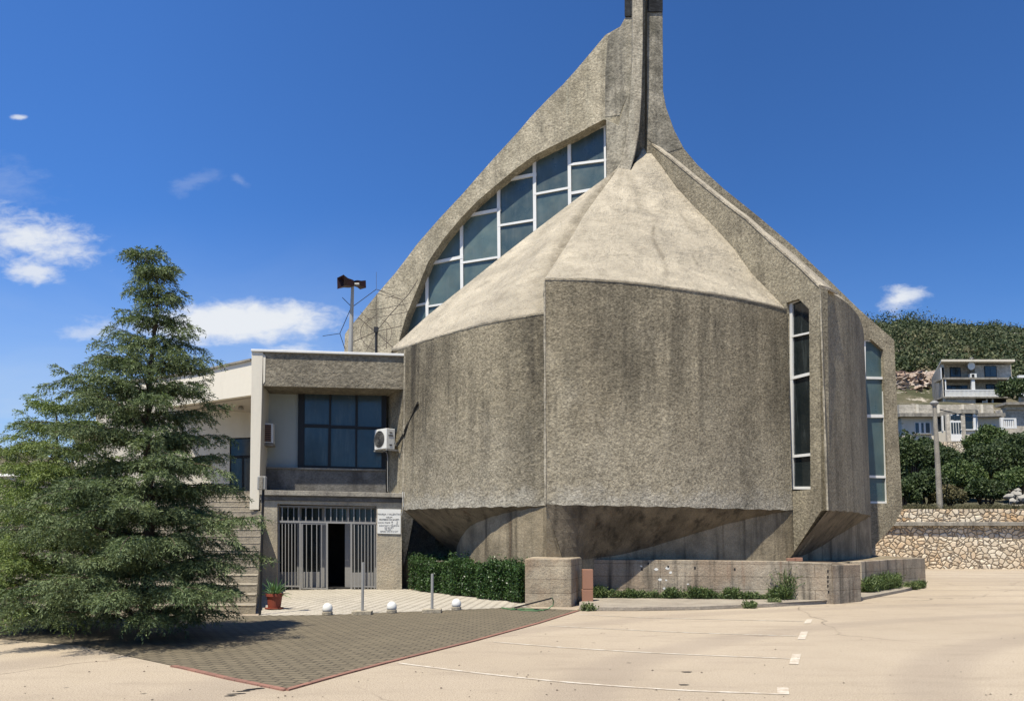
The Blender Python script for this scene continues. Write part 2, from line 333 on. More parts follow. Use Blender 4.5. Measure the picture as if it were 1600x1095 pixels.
def pavers(name, a, b, mortar, bw, rh, rot, grime, mort=.007, off=.5):
    m = M(name, .88, .25)
    w = m.n('ShaderNodeTexBrick'); m.l(m.map((1, 1, 1), rot=(0, 0, rot)), w.inputs['Vector'])
    w.inputs['Scale'].default_value = 1; w.inputs['Brick Width'].default_value = bw; w.inputs['Row Height'].default_value = rh
    w.inputs['Mortar Size'].default_value = mort; w.inputs['Mortar Smooth'].default_value = .2; w.offset = off
    for k, v in (('Color1', a), ('Color2', b), ('Mortar', mortar)): w.inputs[k].default_value = (*v, 1)
    c = m.mix(m.ramp(m.noise(.8, 6, .65), .4, .7, 0, .35), w.outputs[0], grime)
    c = m.mix(1.0, c, m.mix(m.ramp(m.noise(50, 5, .7), .36, .64), (.82, .82, .82), (1.12, 1.12, 1.12)), 'MULTIPLY')
    return m.done(c, m.bump(w.outputs[1], -.6, .012, m.bump(m.noise(60, 4, .6), .3, .006)))
MAT['pavers'] = pavers('grey_pavers', (.20, .168, .115), (.155, .13, .09), (.05, .042, .03), .23, .13, radians(14), (.17, .142, .095), .013)
MAT['tiles'] = pavers('cream_tiles', (.62, .57, .48), (.52, .48, .40), (.20, .175, .14), .30, .17, radians(48), (.60, .54, .45), .032)
MAT['redkerb'] = pavers('red_edging_bricks', (.33, .17, .125), (.24, .13, .10), (.12, .08, .06), .22, .5, radians(35), (.33, .17, .13))
def rubble(name, scale, warm=.5):
    m = M(name, .9, .2)
    vec = m.map((1, 1, 1.15))
    nn = m.n('ShaderNodeTexNoise'); nn.inputs['Scale'].default_value = 1.6; nn.inputs['Detail'].default_value = 3; m.l(vec, nn.inputs['Vector'])
    dv = m.n('ShaderNodeMixRGB', blend_type='ADD'); dv.inputs[0].default_value = .38; m.l(vec, dv.inputs[1]); m.l(nn.outputs[1], dv.inputs[2])
    e = m.n('ShaderNodeTexVoronoi', feature='DISTANCE_TO_EDGE'); e.inputs['Scale'].default_value = scale; m.l(dv.outputs[0], e.inputs['Vector'])
    v = m.n('ShaderNodeTexVoronoi'); v.inputs['Scale'].default_value = scale; m.l(dv.outputs[0], v.inputs['Vector'])
    sx = m.n('ShaderNodeSeparateColor'); m.l(v.outputs[1], sx.inputs[0])
    c = m.mix(sx.outputs[0], (.84, .75, .60), (.60, .50, .37))
    zz = m.n('ShaderNodeSeparateXYZ'); m.l(m.tc, zz.inputs[0])
    low = m.math('MULTIPLY', m.ramp(m.noise(.35, 4, .6), .42, .6), warm)
    c = m.mix(m.math('MULTIPLY', low, sx.outputs[1]), c, (.55, .31, .12))
    c = m.mix(m.ramp(m.noise(9, 5, .7), .5, .75, 0, .4), c, (.38, .32, .24))
    c = m.mix(m.ramp(e.outputs[0], .02, .055, 1, 0), c, (.17, .135, .10))
    return m.done(c, m.bump(m.ramp(e.outputs[0], .02, .16), .9, .08, m.bump(m.noise(12, 6, .7), .5, .02)))
MAT['rubble'] = rubble('rubble_masonry', 3.7, .75)
MAT['rubble_up'] = rubble('upper_rubble_masonry', 3.5, 1.0)
def rockmat():
    m = M('quarry_rock', .95, .1)
    c = m.mix(m.ramp(m.noise(.35, 7, .7, m.map((1, 1, 1.4)), .5), .38, .62), (.50, .36, .27), (.62, .56, .49))
    c = m.mix(m.ramp(m.noise(1.1, 6, .7), .55, .68, 0, .8), c, (.30, .17, .11))
    return m.done(c, m.bump(m.noise(1.2, 8, .7), 1.0, .6))
MAT['rock'] = rockmat()
def hillmat():
    m = M('hill_soil', .95, .1)
    c = m.mix(m.ramp(m.noise(.12, 6, .68), .4, .62), (.16, .14, .095), (.075, .08, .045))
    c = m.mix(m.ramp(m.noise(.35, 7, .75, m.map((1, 1, 2), loc=(9, 2, 2))), .57, .64), c, (.48, .43, .37))
    return m.done(c, m.bump(m.noise(.8, 8, .7), 1.0, .5))
MAT['hill'] = hillmat()

# ------------------------------------------------------------------ builders
BASE = {}
def link(o, parent=None):
    S.collection.objects.link(o)
    if parent is not None: o.parent = parent
def tag(o, label=None, cat=None, group=None, kind=None):
    if label: o['label'] = label
    if cat: o['category'] = cat
    if group: o['group'] = group
    if kind: o['kind'] = kind
    return o
def thing(name, loc, label, cat, group=None):
    o = bpy.data.objects.new(name, None); link(o); o.location = loc; o.empty_display_size = .2
    BASE[o] = Vector(loc); return tag(o, label, cat, group)
class MB:
    def __init__(s): s.v = []; s.f = []
    def add(s, vs, fs):
        k = len(s.v); s.v += [Vector(v) for v in vs]; s.f += [tuple(i+k for i in f) for f in fs]; return s
    def hexa(s, b, t):      # bottom 4, top 4
        return s.add(list(b)+list(t), [(3, 2, 1, 0), (4, 5, 6, 7), (0, 1, 5, 4), (1, 2, 6, 5), (2, 3, 7, 6), (3, 0, 4, 7)])
    def box(s, x0, x1, y0, y1, z0, z1):
        return s.hexa([(x0, y0, z0), (x1, y0, z0), (x1, y1, z0), (x0, y1, z0)], [(x0, y0, z1), (x1, y0, z1), (x1, y1, z1), (x0, y1, z1)])
    def bar(s, A, B, w, t):  # w, t: half-extent vectors
        A, B, w, t = Vector(A), Vector(B), Vector(w), Vector(t)
        return s.hexa([A-w-t, A+w-t, A+w+t, A-w+t], [B-w-t, B+w-t, B+w+t, B-w+t])
    def prism(s, outer, off, holes=()):
        loops = [[Vector(p) for p in outer]]+[[Vector(p) for p in h] for h in holes]
        flat = [p for l in loops for p in l]; n = len(flat); off = Vector(off)
        tris = geometry.tessellate_polygon(loops)
        fs = [tuple(t) for t in tris]+[tuple(i+n for i in reversed(t)) for t in tris]
        k = 0
        for l in loops:
            m = len(l)
            for i in range(m): j = (i+1) % m; fs.append((k+i, k+j, k+j+n, k+i+n))
            k += m
        return s.add(flat+[p+off for p in flat], fs)
    def grid(s, rows, closed=False):
        m = len(rows[0]); vs = [p for r in rows for p in r]; fs = []
        for i in range(len(rows)-1):
            for j in range(m if closed else m-1):
                jj = (j+1) % m; fs.append((i*m+j, i*m+jj, (i+1)*m+jj, (i+1)*m+j))
        return s.add(vs, fs)
    def tube(s, pts, r, n=6, caps=True):
        pts = [Vector(p) for p in pts]; rows = []
        rr = r if isinstance(r, (list, tuple)) else [r]*len(pts)
        prev = None
        for i, p in enumerate(pts):
            d = (pts[min(i+1, len(pts)-1)]-pts[max(i-1, 0)]).normalized()
            a = prev if prev is not None else (Vector((0, 0, 1)) if abs(d.z) < .9 else Vector((1, 0, 0)))
            u = (a-d*a.dot(d)).normalized(); v = d.cross(u); prev = u
            rows.append([p+(u*cos(2*pi*k/n)+v*sin(2*pi*k/n))*rr[i] for k in range(n)])
        k0 = len(s.v); s.grid(rows, True)
        if caps: s.f += [tuple(range(k0, k0+n)), tuple(reversed(range(k0+(len(rows)-1)*n, k0+len(rows)*n)))]
        return s
    def lathe(s, c, prof, n=20):
        c = Vector(c); rows = [[c+Vector((r*cos(2*pi*k/n), r*sin(2*pi*k/n), z)) for k in range(n)] for r, z in prof]
        k0 = len(s.v); s.grid(rows, True); s.f.append(tuple(range(k0, k0+n))); s.f.append(tuple(reversed(range(k0+(len(rows)-1)*n, k0+len(rows)*n))))
        return s
    def build(s, name, mat, parent=None, smooth=False, base=None, bevel=0, fix=True, cuts=0):
        b = BASE.get(parent, Vector((0, 0, 0))) if base is None else Vector(base)
        me = bpy.data.meshes.new(name); me.from_pydata([v-b for v in s.v], [], s.f); me.update()
        if fix:
            bm = bmesh.new(); bm.from_mesh(me); bmesh.ops.recalc_face_normals(bm, faces=bm.faces); bm.to_mesh(me); bm.free()
        if smooth:
            for p in me.polygons: p.use_smooth = True
        me.materials.append(MAT[mat] if isinstance(mat, str) else mat)
        o = bpy.data.objects.new(name, me); link(o, parent)
        if parent is None: o.location = b
        BASE[o] = b
        if bevel:
            mo = o.modifiers.new('bevel', 'BEVEL'); mo.width = bevel; mo.segments = 2; mo.limit_method = 'ANGLE'
        return o
def spline(pts, n):
    """Catmull-Rom through tuples"""
    P = [np.array(p, float) for p in pts]; out = []
    seg = len(P)-1
    for k in range(n+1):
        t = k/n*seg; i = min(int(t), seg-1); f = t-i
        p0 = P[i-1] if i > 0 else 2*P[0]-P[1]; p1, p2 = P[i], P[i+1]; p3 = P[i+2] if i+2 < len(P) else 2*P[-1]-P[-2]
        out.append(.5*((2*p1)+(-p0+p2)*f+(2*p0-5*p1+4*p2-p3)*f*f+(-p0+3*p1-3*p2+p3)*f**3))
    return out
def topx(p):
    d = Vector(p)-EYE; z = d.y*cos(PITCH)+d.z*sin(PITCH); return 800+F*d.x/z, CY-F*(d.z*cos(PITCH)-d.y*sin(PITCH))/z
def segd(p, a, b):
    ax, ay = a; bx, by = b; t = max(0, min(1, ((p[0]-ax)*(bx-ax)+(p[1]-ay)*(by-ay))/((bx-ax)**2+(by-ay)**2))); return math.hypot(p[0]-ax-t*(bx-ax), p[1]-ay-t*(by-ay)), t
def dirt_shade_mask(o, fn):  # per-vertex darkening mask: stains, plus painted crease shade on the left roof
    at_ = o.data.attributes.new('dirt', 'FLOAT', 'POINT'); b = BASE.get(o, Vector((0, 0, 0)))
    at_.data.foreach_set('value', [float(max(0, min(1, fn(topx(v.co+b))))) for v in o.data.vertices])
def strokes(lst):
    def fn(p):
        t_ = 0
        for pts, w, k in lst:
            for a, b in zip(pts, pts[1:]): t_ = max(t_, k*math.exp(-(segd(p, a, b)[0]/w)**2))
        return t_
    return fn
def poly_at(pts, t):
    """point at fraction t of a polyline (by length)"""
    d = [0]
    for a, b in zip(pts, pts[1:]): d.append(d[-1]+(Vector(b)-Vector(a)).length)
    x = t*d[-1]
    for i in range(len(pts)-1):
        if x <= d[i+1]+1e-9:
            f = (x-d[i])/max(d[i+1]-d[i], 1e-9); return Vector(pts[i]).lerp(Vector(pts[i+1]), f)
    return Vector(pts[-1])
def coons(B, T, L, R, nu, nv):
    rows = []
    for j in range(nv+1):
        v = j/nv; row = []
        for i in range(nu+1):
            u = i/nu
            b, t, l, r = poly_at(B, u), poly_at(T, u), poly_at(L, v), poly_at(R, v)
            c = Vector(B[0])*(1-u)*(1-v)+Vector(B[-1])*u*(1-v)+Vector(T[0])*(1-u)*v+Vector(T[-1])*u*v
            row.append(b*(1-v)+t*v+l*(1-u)+r*u-c)
        rows.append(row)
    return rows
def fastmesh(name, V, Q, mat, parent=None, base=None):
    b = BASE.get(parent, Vector((0, 0, 0))) if base is None else Vector(base)
    V = np.asarray(V, np.float32)-np.array(b, np.float32); Q = np.asarray(Q, np.int32)
    me = bpy.data.meshes.new(name); me.vertices.add(len(V)); me.vertices.foreach_set('co', V.ravel())
    k = Q.shape[1]; me.loops.add(Q.size); me.loops.foreach_set('vertex_index', Q.ravel())
    me.polygons.add(len(Q)); me.polygons.foreach_set('loop_start', np.arange(0, Q.size, k, dtype=np.int32)); me.polygons.foreach_set('loop_total', np.full(len(Q), k, np.int32))
    me.update(calc_edges=True); me.materials.append(MAT[mat])
    o = bpy.data.objects.new(name, me); link(o, parent)
    if parent is None: o.location = b
    BASE[o] = b; return o
def rhombi(P, D, Wd):
    """leaf quads: base points P, full-length vectors D, half-width vectors Wd"""
    V = np.stack([P, P+.45*D+Wd, P+D, P+.45*D-Wd], 1).reshape(-1, 3)
    return V, np.arange(len(V), dtype=np.int32).reshape(-1, 4)
def nrm(a): return a/np.maximum(np.linalg.norm(a, axis=-1, keepdims=True), 1e-9)
def leafcloud(c, r, n, size, rng, lumps=14, spread=.33, flat=.0):
    c = np.array(c, float); r = np.array(r, float)
    L = nrm(rng.normal(size=(lumps, 3))); L[:, 2] = np.abs(L[:, 2])*1.1-.35; L = L*rng.uniform(.45, .85, (lumps, 1))
    k = rng.integers(0, lumps, n); d = nrm(rng.normal(size=(n, 3)))*rng.uniform(.35, 1.0, (n, 1))**.5*spread*rng.uniform(.7, 1.25, (lumps, 1))[k]
    P = c+(L[k]+d)*r
    D = nrm(rng.normal(size=(n, 3))+np.array([0, 0, .2]))*size*rng.uniform(.6, 1.3, (n, 1))
    Wd = nrm(np.cross(D, rng.normal(size=(n, 3))))*size*rng.uniform(.25, .45, (n, 1))
    return rhombi(P, D, Wd)
def joinV(parts):
    V = []; Q = []; k = 0
    for v, q in parts: V.append(v); Q.append(q+k); k += len(v)
    return np.concatenate(V), np.concatenate(Q)

# ================================================================== ground
g = MB(); g.add([(-900, -40, 0), (900, -40, 0), (900, 1500, 0), (-900, 1500, 0)], [(0, 1, 2, 3)])
tag(g.build('ground', 'ground'), kind='structure')
def sheet(name, pts, z, mat, thick=0.0):
    m = MB(); m.add([Vector((p[0], p[1], z)) for p in pts], [tuple(range(len(pts)))])
    return m.build(name, mat)
gp = lambda x, y: atz(x, y, 0)
pav = [gp(447, 1077), gp(360, 1060), gp(285, 1043), gp(120, 1008), gp(-160, 985), gp(-160, 958), gp(405, 962), gp(512, 961), gp(612, 957), gp(713, 953), gp(800, 949), gp(903, 953), gp(840, 973), gp(740, 1000), gp(600, 1035)]
tag(sheet('paved_path', pav, .008, 'pavers'), kind='structure')
til = [gp(405, 962), gp(512, 961), gp(612, 957), gp(713, 953), gp(830, 948), gp(828, 940), gp(700, 929), gp(632, 920.5), gp(632, 914), gp(405, 914)]
tag(sheet('tiled_path', til, .012, 'tiles'), kind='structure')
kb = MB()
edge = [gp(270, 1041), gp(285, 1043.5), gp(360, 1061), gp(447, 1078.5), gp(530, 1055), gp(600, 1036.5), gp(740, 1001.5), gp(840, 974), gp(905, 953.5)]
for a, b in zip(edge, edge[1:]):
    e = (b-a).normalized(); n = Vector((-e.y, e.x, 0))*.035
    kb.hexa([a-n, b-n, b+n, a+n], [a-n+Vector((0, 0, .018)), b-n+Vector((0, 0, .018)), b+n+Vector((0, 0, .018)), a+n+Vector((0, 0, .018))])
tag(kb.build('kerb', 'redkerb'), kind='structure')
# parking bays
pl = MB()
def line(pxs, w):
    w = w*.62
    pts = [atz(*p, .005) for p in spline(pxs, 14)]
    for a, b in zip(pts, pts[1:]):
        n = Vector((-(b-a).y, (b-a).x, 0)).normalized()*w; pl.add([a-n, b-n, b+n, a+n], [(0, 1, 2, 3)])
line([(622, 1035), (760, 1052), (900, 1066), (1060, 1077), (1214, 1083)], .05)
line([(772, 1002), (900, 1012), (1060, 1021), (1234, 1028)], .05)
line([(858, 977), (1000, 984), (1120, 989), (1246, 993)], .05)
line([(905, 959), (1000, 964), (1120, 967), (1255, 970)], .04)
for x0, y0, x1, y1 in ((1224, 1084, 1223, 1073), (1240, 1037, 1245, 1021), (1252, 998, 1257, 986), (1261, 973.5, 1265, 967)):
    a, b = atz(x0, y0, .006), atz(x1, y1, .006); n = Vector((.06, 0, 0)); pl.add([a-n, a+n, b+n, b-n], [(0, 1, 2, 3)])
tag(pl.build('parking_lines', 'marking'), kind='structure')
# litter, oil spots
for i, (x, y, r) in enumerate(((1073, 1049, .04), (1068, 1069, .035))):
    m = MB(); c = atz(x, y, .004); m.add([c+Vector((r*1.5*cos(a)*(1+.25*sin(3*a+i)), r*sin(a)*(1+.2*cos(2*a)), 0)) for a in [k*pi/7 for k in range(14)]], [tuple(range(14))])
    tag(m.build('oil_patch', 'black'), kind='structure')

cm = MB(); rc = random.Random(12)
for px, py in [(380, 1079), (388, 1077), (396, 1075.5), (404, 1074.5), (414, 1071.5), (424, 1068.5), (431, 1066.5), (369, 1083), (360, 1086)]:
    c = atz(px, py, .004); L_ = rc.uniform(.05, .10); cm.add([c+Vector((L_*cos(a)*rc.uniform(.7, 1.2), .028*sin(a)*rc.uniform(.6, 1.3)+L_*cos(a)*.18, 0)) for a in [k*pi/5 for k in range(10)]], [tuple(range(10))])
tag(cm.build('ground_cracks', 'black'), kind='structure')
lm_ = MB()
for k in range(110):
    px, py = rc.uniform(0, 1600), 955+140*rc.random()**.8
    c = atz(px, py, .006); a0 = rc.uniform(0, 3); q_ = rc.uniform(.005, .013)
    lm_.add([c+Vector((q_*cos(a0+k_*pi/2)*1.4, q_*sin(a0+k_*pi/2), .0)) for k_ in range(4)]+[c+Vector((0, 0, q_*.8))], [(0, 1, 4), (1, 2, 4), (2, 3, 4), (3, 0, 4)])
tag(lm_.build('grit', 'bark', fix=False), kind='stuff')
# ================================================================== church
SP = at(1005, 218, 27.0)                     # foot of the spire
C1 = at(1280, 449, 21.0)                     # near corner of the first fin
church = thing('church', (5, 24, 0), 'grey brown concrete church with cream tent roof and tall spire', 'church')
def wallstrip(pts, name, mat, n=72, thick=.35, inward=(4.6, 26), rough=.014, zb_add=0):
    """pts: (px, py_top, py_bottom, Y)"""
    P = []
    for px, pt, pb, Y in pts:
        a = at(px, pt, Y); b = at(px, pb, Y); P.append((a.x, a.y, a.z, b.z))
    S_ = spline(P, n); rng = random.Random(hash(name) % 99 if False else len(pts)*7)
    top = []; bot = []; ti = []; bi = []
    for k, (x, y, zt, zb) in enumerate(S_):
        w = 0 if k in (0, n) else rough*(rng.random()-.5)
        o = Vector((x, y, 0)); inn = (Vector((inward[0], inward[1], 0))-o).normalized()*thick
        top.append(Vector((x, y, zt+w))); bot.append(Vector((x, y, zb+w*.8+.012*sin(k*.9))))
        ti.append(top[-1]+inn); bi.append(bot[-1]+inn)
    mid = [[t.lerp(b, f/16) for t, b in zip(top, bot)] for f in range(17)]
    m = MB(); m.grid([ti]+mid+[bi]); m.grid([ti, bi])
    for i in (0, -1): m.add([ti[i], top[i], bot[i], bi[i]], [(0, 1, 2, 3)])
    o = m.build(name, mat, church)
    return top, bot, o
# right petal, left petal, far right drum
RT, RB, rw_ = wallstrip([(851, 437, 787.5, 19.2), (900, 437, 789, 19.15), (955, 440, 790, 19.3), (1010, 445, 791, 19.5), (1060, 452, 792, 19.8), (1110, 459, 793.5, 20.25), (1160, 468, 795, 20.85), (1200, 477, 796, 21.4), (1229, 485, 797, 21.88)], 'curved_wall', 'petal')
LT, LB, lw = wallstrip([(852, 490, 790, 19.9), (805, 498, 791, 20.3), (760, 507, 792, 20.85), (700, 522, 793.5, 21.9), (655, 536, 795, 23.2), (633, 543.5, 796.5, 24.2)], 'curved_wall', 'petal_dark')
DT, DB, _ = wallstrip([(1281, 449, 797, 21.02), (1300, 458.5, 798, 22.0), (1320, 471, 799.5, 23.2), (1338, 489, 803, 24.9), (1347, 508, 805, 26.4), (1350, 530, 806, 27.8), (1345, 545, 807, 28.9)], 'curved_wall', 'fin', inward=(8, 27))
def bead(top, bot, w=.035):
    m = MB(); n = 14; rb = random.Random(3); a = [top.lerp(bot, k/n)+Vector((0, -.004, 0)) for k in range(n+1)]
    m.tube(a, [w*rb.uniform(.5, 1.15) for _ in a], 6); m.build('corner_edge', 'spire_light', church)
bead(RT[0]-Vector((0, 0, .05)), RB[0]); bead(LT[-1]-Vector((0, 0, .05)), LB[-1], .045); bead(DT[0]-Vector((0, 0, .05)), DB[0], .03)
dirt_shade_mask(lw, lambda p: .95*max(0, min(1, (p[0]-775)/55))*(.55+.45*min(1, max(0, (760-p[1])/200)))+.5*math.exp(-((p[0]-700)/12)**2)*max(0, min(1, (700-p[1])/150)))  # wall darker towards its right edge, with one narrow streak
dirt_shade_mask(rw_, lambda p: max(.8*math.exp(-((p[0]-935)/16)**2)*max(0, min(1, (640-p[1])/90)), .8*math.exp(-((p[0]-1062)/13)**2)*max(0, min(1, (650-p[1])/70)), .75*math.exp(-((p[0]-1165)/20)**2)*max(0, min(1, (p[1]-500)/120)), .2*max(0, min(1, (655-p[1]+.08*(p[0]-850))/50)), .5*max(0, (p[0]-1190)/40)*(p[1] < 640)))
# recess wall beside the annex
r0 = LT[-1]; r1 = at(612, 548, 25.2); r2 = at(598, 546, 26.4)
m = MB()
zb = 0
m.prism([Vector((r0.x, r0.y, r0.z)), Vector((r1.x, r1.y, r0.z+.02)), Vector((r1.x, r1.y, zb)), Vector((r1.x-.02, r1.y-.05, zb)), Vector((r0.x, r0.y, 2.4))], (.35, .1, 0))
m.prism([Vector((r1.x, r1.y, r0.z+.02)), Vector((r2.x, r2.y, r0.z+.02)), Vector((r2.x, r2.y, zb)), Vector((r1.x, r1.y, zb))], (.35, .1, 0))
m.build('side_wall', 'petal', church)
# undersides: a soffit sloping in to a vertical base wall, flush with the rim at one end
Z0 = 1.04
def under(rim, side, D_, Zf, n=40, shift=0):
    """side: +1/-1 picks the inward normal; D_: overhang, Zf: share of the drop taken by the soffit"""
    P = [poly_at(rim, i/n) for i in range(n+1)]; sof = []; wall = []
    for i, p in enumerate(P):
        d = (P[min(i+1, n)]-P[max(i-1, 0)]); nn = Vector((-d.y, d.x, 0)).normalized()*side; u = i/n*(len(D_)-1); k = min(int(u), len(D_)-2); f = u-k
        ov = D_[k]*(1-f)+D_[k+1]*f; zf = Zf[k]*(1-f)+Zf[k+1]*f
        w = Vector((p.x, p.y, 0))+nn*(ov+.012)+d.normalized()*shift*max(0, 1-u/(len(D_)-1)*5); zt = p.z-(p.z-Z0)*zf-.004
        sof.append([p.copy() if t == 0 else Vector((p.x+(w.x-p.x)*t, p.y+(w.y-p.y)*t, p.z+(zt-p.z)*t)) for t in (0, .25, .5, .75, 1)])
        wall.append([Vector((w.x, w.y, zt)), Vector((w.x, w.y, (zt+Z0)/2)), Vector((w.x, w.y, Z0-.3))])
    m = MB(); m.grid(sof); m.build('underside', 'base_shaded', church)
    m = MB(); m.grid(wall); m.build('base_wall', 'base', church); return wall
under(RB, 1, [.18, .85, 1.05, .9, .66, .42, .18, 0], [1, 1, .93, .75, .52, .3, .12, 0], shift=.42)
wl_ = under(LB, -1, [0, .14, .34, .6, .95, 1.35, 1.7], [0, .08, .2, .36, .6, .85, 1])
e0 = wl_[0][-1]; e1 = Vector((e0.x, e0.y, 2.4)); q0 = RB[0]; b0 = at(883, 870, 19.42)
MB().add([e1, e0, Vector((b0.x, b0.y, Z0-.3)), Vector((b0.x, b0.y, Z0+.02)), q0+Vector((.02, .03, -.01))], [(0, 1, 2, 3, 4)]).build('base_wall', 'base', church)
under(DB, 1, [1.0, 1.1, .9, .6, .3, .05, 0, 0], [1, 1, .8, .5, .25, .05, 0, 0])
# first fin: tall wall from the spire out to the corner
fA, fB = Vector((C1.x, C1.y, 0)), Vector((SP.x, SP.y, 0))
trim_px = [(1007, 218), (1044, 246), (1091, 285), (1132, 318), (1165, 343), (1203, 378), (1250, 419), (1280, 449)]
f1 = lambda x, y, o=0: onp(x, y, fA, fB, o)
nf1 = pnorm(fA, fB)
hole1 = [f1(1229, 473), f1(1248, 467), f1(1264, 483), f1(1266.5, 764), f1(1230, 768)]
outer1 = [f1(*p) for p in trim_px]+[f1(1283.5, 797), f1(1237, 868), f1(1200, 868), f1(1010, 300)]
m = MB(); m.prism(outer1, nf1*.35, [hole1]); m.build('fin_wall', 'fin', church)
tr = MB(); tp = [f1(*p) for p in trim_px]+[DT[k] for k in (4, 8, 12)]
for a, b in zip(tp, tp[1:]):
    n = nf1*.13; z = Vector((0, 0, .075)); tr.hexa([a-n*.15, b-n*.15, b+n*2, a+n*2], [a-n*.15+z, b-n*.15+z, b+n*2+z, a+n*2+z])
tr.build('roof_edge', 'cream', church)
def window(plane, off, hole_px, frames, glassmat, fw=.06, name='window', cells=None):
    """frames: list of ((x0,y0),(x1,y1),halfwidth)"""
    A, B = plane; n = pnorm(A, B); e = Vector((B.x-A.x, B.y-A.y, 0)).normalized()
    gl = MB(); rg = random.Random(4)
    if cells is None: gl.prism([onp(x, y, A, B, off+.02) for x, y in hole_px], n*.03)
    else:
        for quad in cells: gl.prism([onp(x, y, A, B, off+.02+rg.uniform(-.006, .012)) for x, y in quad], n*.03)
    fr = MB()
    for p, q, hw in frames:
        a, b = onp(*p, A, B, off), onp(*q, A, B, off); d = (b-a).normalized(); w = d.cross(n).normalized()*hw
        hw_ = hw*.74; w = w*.74; fr.bar(a-d*hw_, b+d*hw_, w, n*(.035+.0015*(len(fr.v)//8 % 7)))
    o = fr.build(name, 'whitetrim', church)
    gl.build('pane', glassmat, o, base=BASE[church]); return o
w1 = (fA, fB)
window(w1, .16, [(1225, 466), (1272, 466), (1272, 772), (1225, 772)],
       [((1236.5, 474), (1238, 762), .075), ((1238, 474), (1249, 469), .03), ((1238, 526), (1266, 520), .035), ((1238, 591), (1266, 584), .055), ((1238, 713), (1267, 710), .05), ((1238, 762), (1268, 762), .05)], 'glass_dark')
# second fin, right of the spire, to the outer edge
gA, gB = at(1011, 200, 26.55), at(1397, 531, 28.9)
f2 = lambda x, y, o=0: onp(x, y, gA, gB, o)
ng = pnorm(gA, gB)
sil = [(1011, -90), (1035, -90), (1035.5, 60), (1036, 143), (1041, 169), (1054, 205), (1069, 233), (1090, 258), (1110, 276), (1132, 296), (1187, 340), (1241, 386), (1299, 441), (1340, 481), (1375, 512), (1397, 531), (1403, 660), (1410, 794), (1398, 819), (1351, 869)]
hole2 = [(1330, 530), (1361, 530), (1380, 547), (1388, 786), (1330, 786)]
m = MB(); m.prism([f2(*p) for p in sil]+[f2(1150, 869), f2(1011, 330)], ng*.5, [[f2(*p) for p in hole2]]); m.build('fin_wall', 'fin', church)
window((gA, gB), .12, [(1326, 526), (1392, 526), (1392, 790), (1326, 790)],
       [((1379, 548), (1386, 785), .085), ((1361, 532), (1379, 548), .05), ((1340, 531), (1361, 532), .05), ((1340, 590), (1382, 591), .06), ((1340, 650), (1383, 650), .08), ((1340, 744), (1385, 745), .06), ((1340, 785), (1387, 785), .06), ((1350.5, 535), (1352, 785), .04)], 'glass')
# roof between the two fins (seen edge-on as the pale line)
L_ = [f1(*p)+Vector((0, 0, .02)) for p in reversed(trim_px)]
R_ = [DT[-1]]+[f2(x, y) for x, y in [(1275, 462), (1212, 408), (1170, 369), (1135, 338), (1092, 303), (1045, 264), (1013, 238)]]
m = MB(); m.grid(coons(DT, [L_[-1], R_[-1]], L_, R_, 14, 18)); m.build('roof_shell', 'cream', church, smooth=True)
# left sail wall with the great arched window
sA, sB = at(990, 200, 26.9), at(545, 513, 31.6)
s_ = lambda x, y, o=0: onp(x, y, sA, sB, o)
ns = pnorm(sA, sB)
outs = [(536, 700), (538, 548), (539, 522), (545, 513), (556, 500), (592, 456), (618, 426), (638, 400), (652, 381), (687, 341), (721, 305), (748, 274), (773, 246), (808, 208), (832, 180), (858, 153), (880, 132), (898, 112), (926, 79), (946, 55), (969, 42), (977, 28), (976, -90), (1011, -90), (1011, 330), (1011, 700)]
arch = [(618, 560), (624, 530), (635, 492), (652, 451), (669, 409), (694, 372), (721, 340), (746, 314), (773, 291), (803, 266), (836, 242), (866, 227), (895, 213), (920, 199), (943, 187), (949, 187), (949, 320), (800, 560)]
m = MB(); m.prism([s_(*p) for p in outs], ns*.75, [[s_(*p) for p in arch]]); m.build('arch_wall', 'sail', church)
glp = [(612, 566), (617, 520), (628, 480), (650, 430), (690, 362), (740, 308), (800, 256), (870, 212), (940, 180), (960, 178), (960, 330), (810, 566)]
fr = []
arc2 = [(628, 530), (640, 492), (656, 453), (673, 412), (698, 376), (724, 345), (749, 319), (775, 297), (805, 272), (838, 248), (868, 233), (897, 219), (922, 206), (946, 197)]
for a, b in zip(arc2, arc2[1:]): fr.append((a, b, .035))
for x, yt, yb, hw in ((668, 420, 520, .085), (722, 350, 480, .085), (780, 294, 420, .085), (836, 250, 380, .085), (890.5, 223, 345, .085), (946, 197, 300, .05)): fr.append(((x-.8, yt), (x+.4, yb), hw))
for x0, y0, x1, y1, hw in ((640, 480, 669, 474, .06), (673, 412, 722, 402, .085), (669, 479, 722, 471, .05), (727, 338, 780, 328, .085), (722, 411, 780, 402, .055), (785, 283, 836, 273, .085), (780, 353, 836, 344, .055), (836, 304, 890, 294, .055), (890, 258, 946, 251, .06), (890, 303, 946, 293, .07), (836, 372, 890, 362, .05)):
    fr.append(((x0, y0), (x1, y1), hw))
bx_ = [612, 668.5, 722, 780, 836, 890.5, 958]
tr_ = [[(560, 560), (490, 475), (489, 395)], [(560, 560), (479, 471), (412, 402), (395, 325)], [(560, 560), (411, 402), (338, 328), (325, 274)], [(560, 560), (353, 344), (283, 273), (274, 228)], [(560, 500), (372, 362), (304, 294), (228, 199)], [(560, 500), (303, 292), (258, 250), (199, 172)]]
cells = []
for k in range(6):
    for (a0_, a1_), (b0_, b1_) in zip(tr_[k], tr_[k][1:]): cells.append([(bx_[k], a0_), (bx_[k+1], a1_), (bx_[k+1], b1_), (bx_[k], b0_)])
window((sA, sB), .42, glp, fr, 'glass', cells=cells)
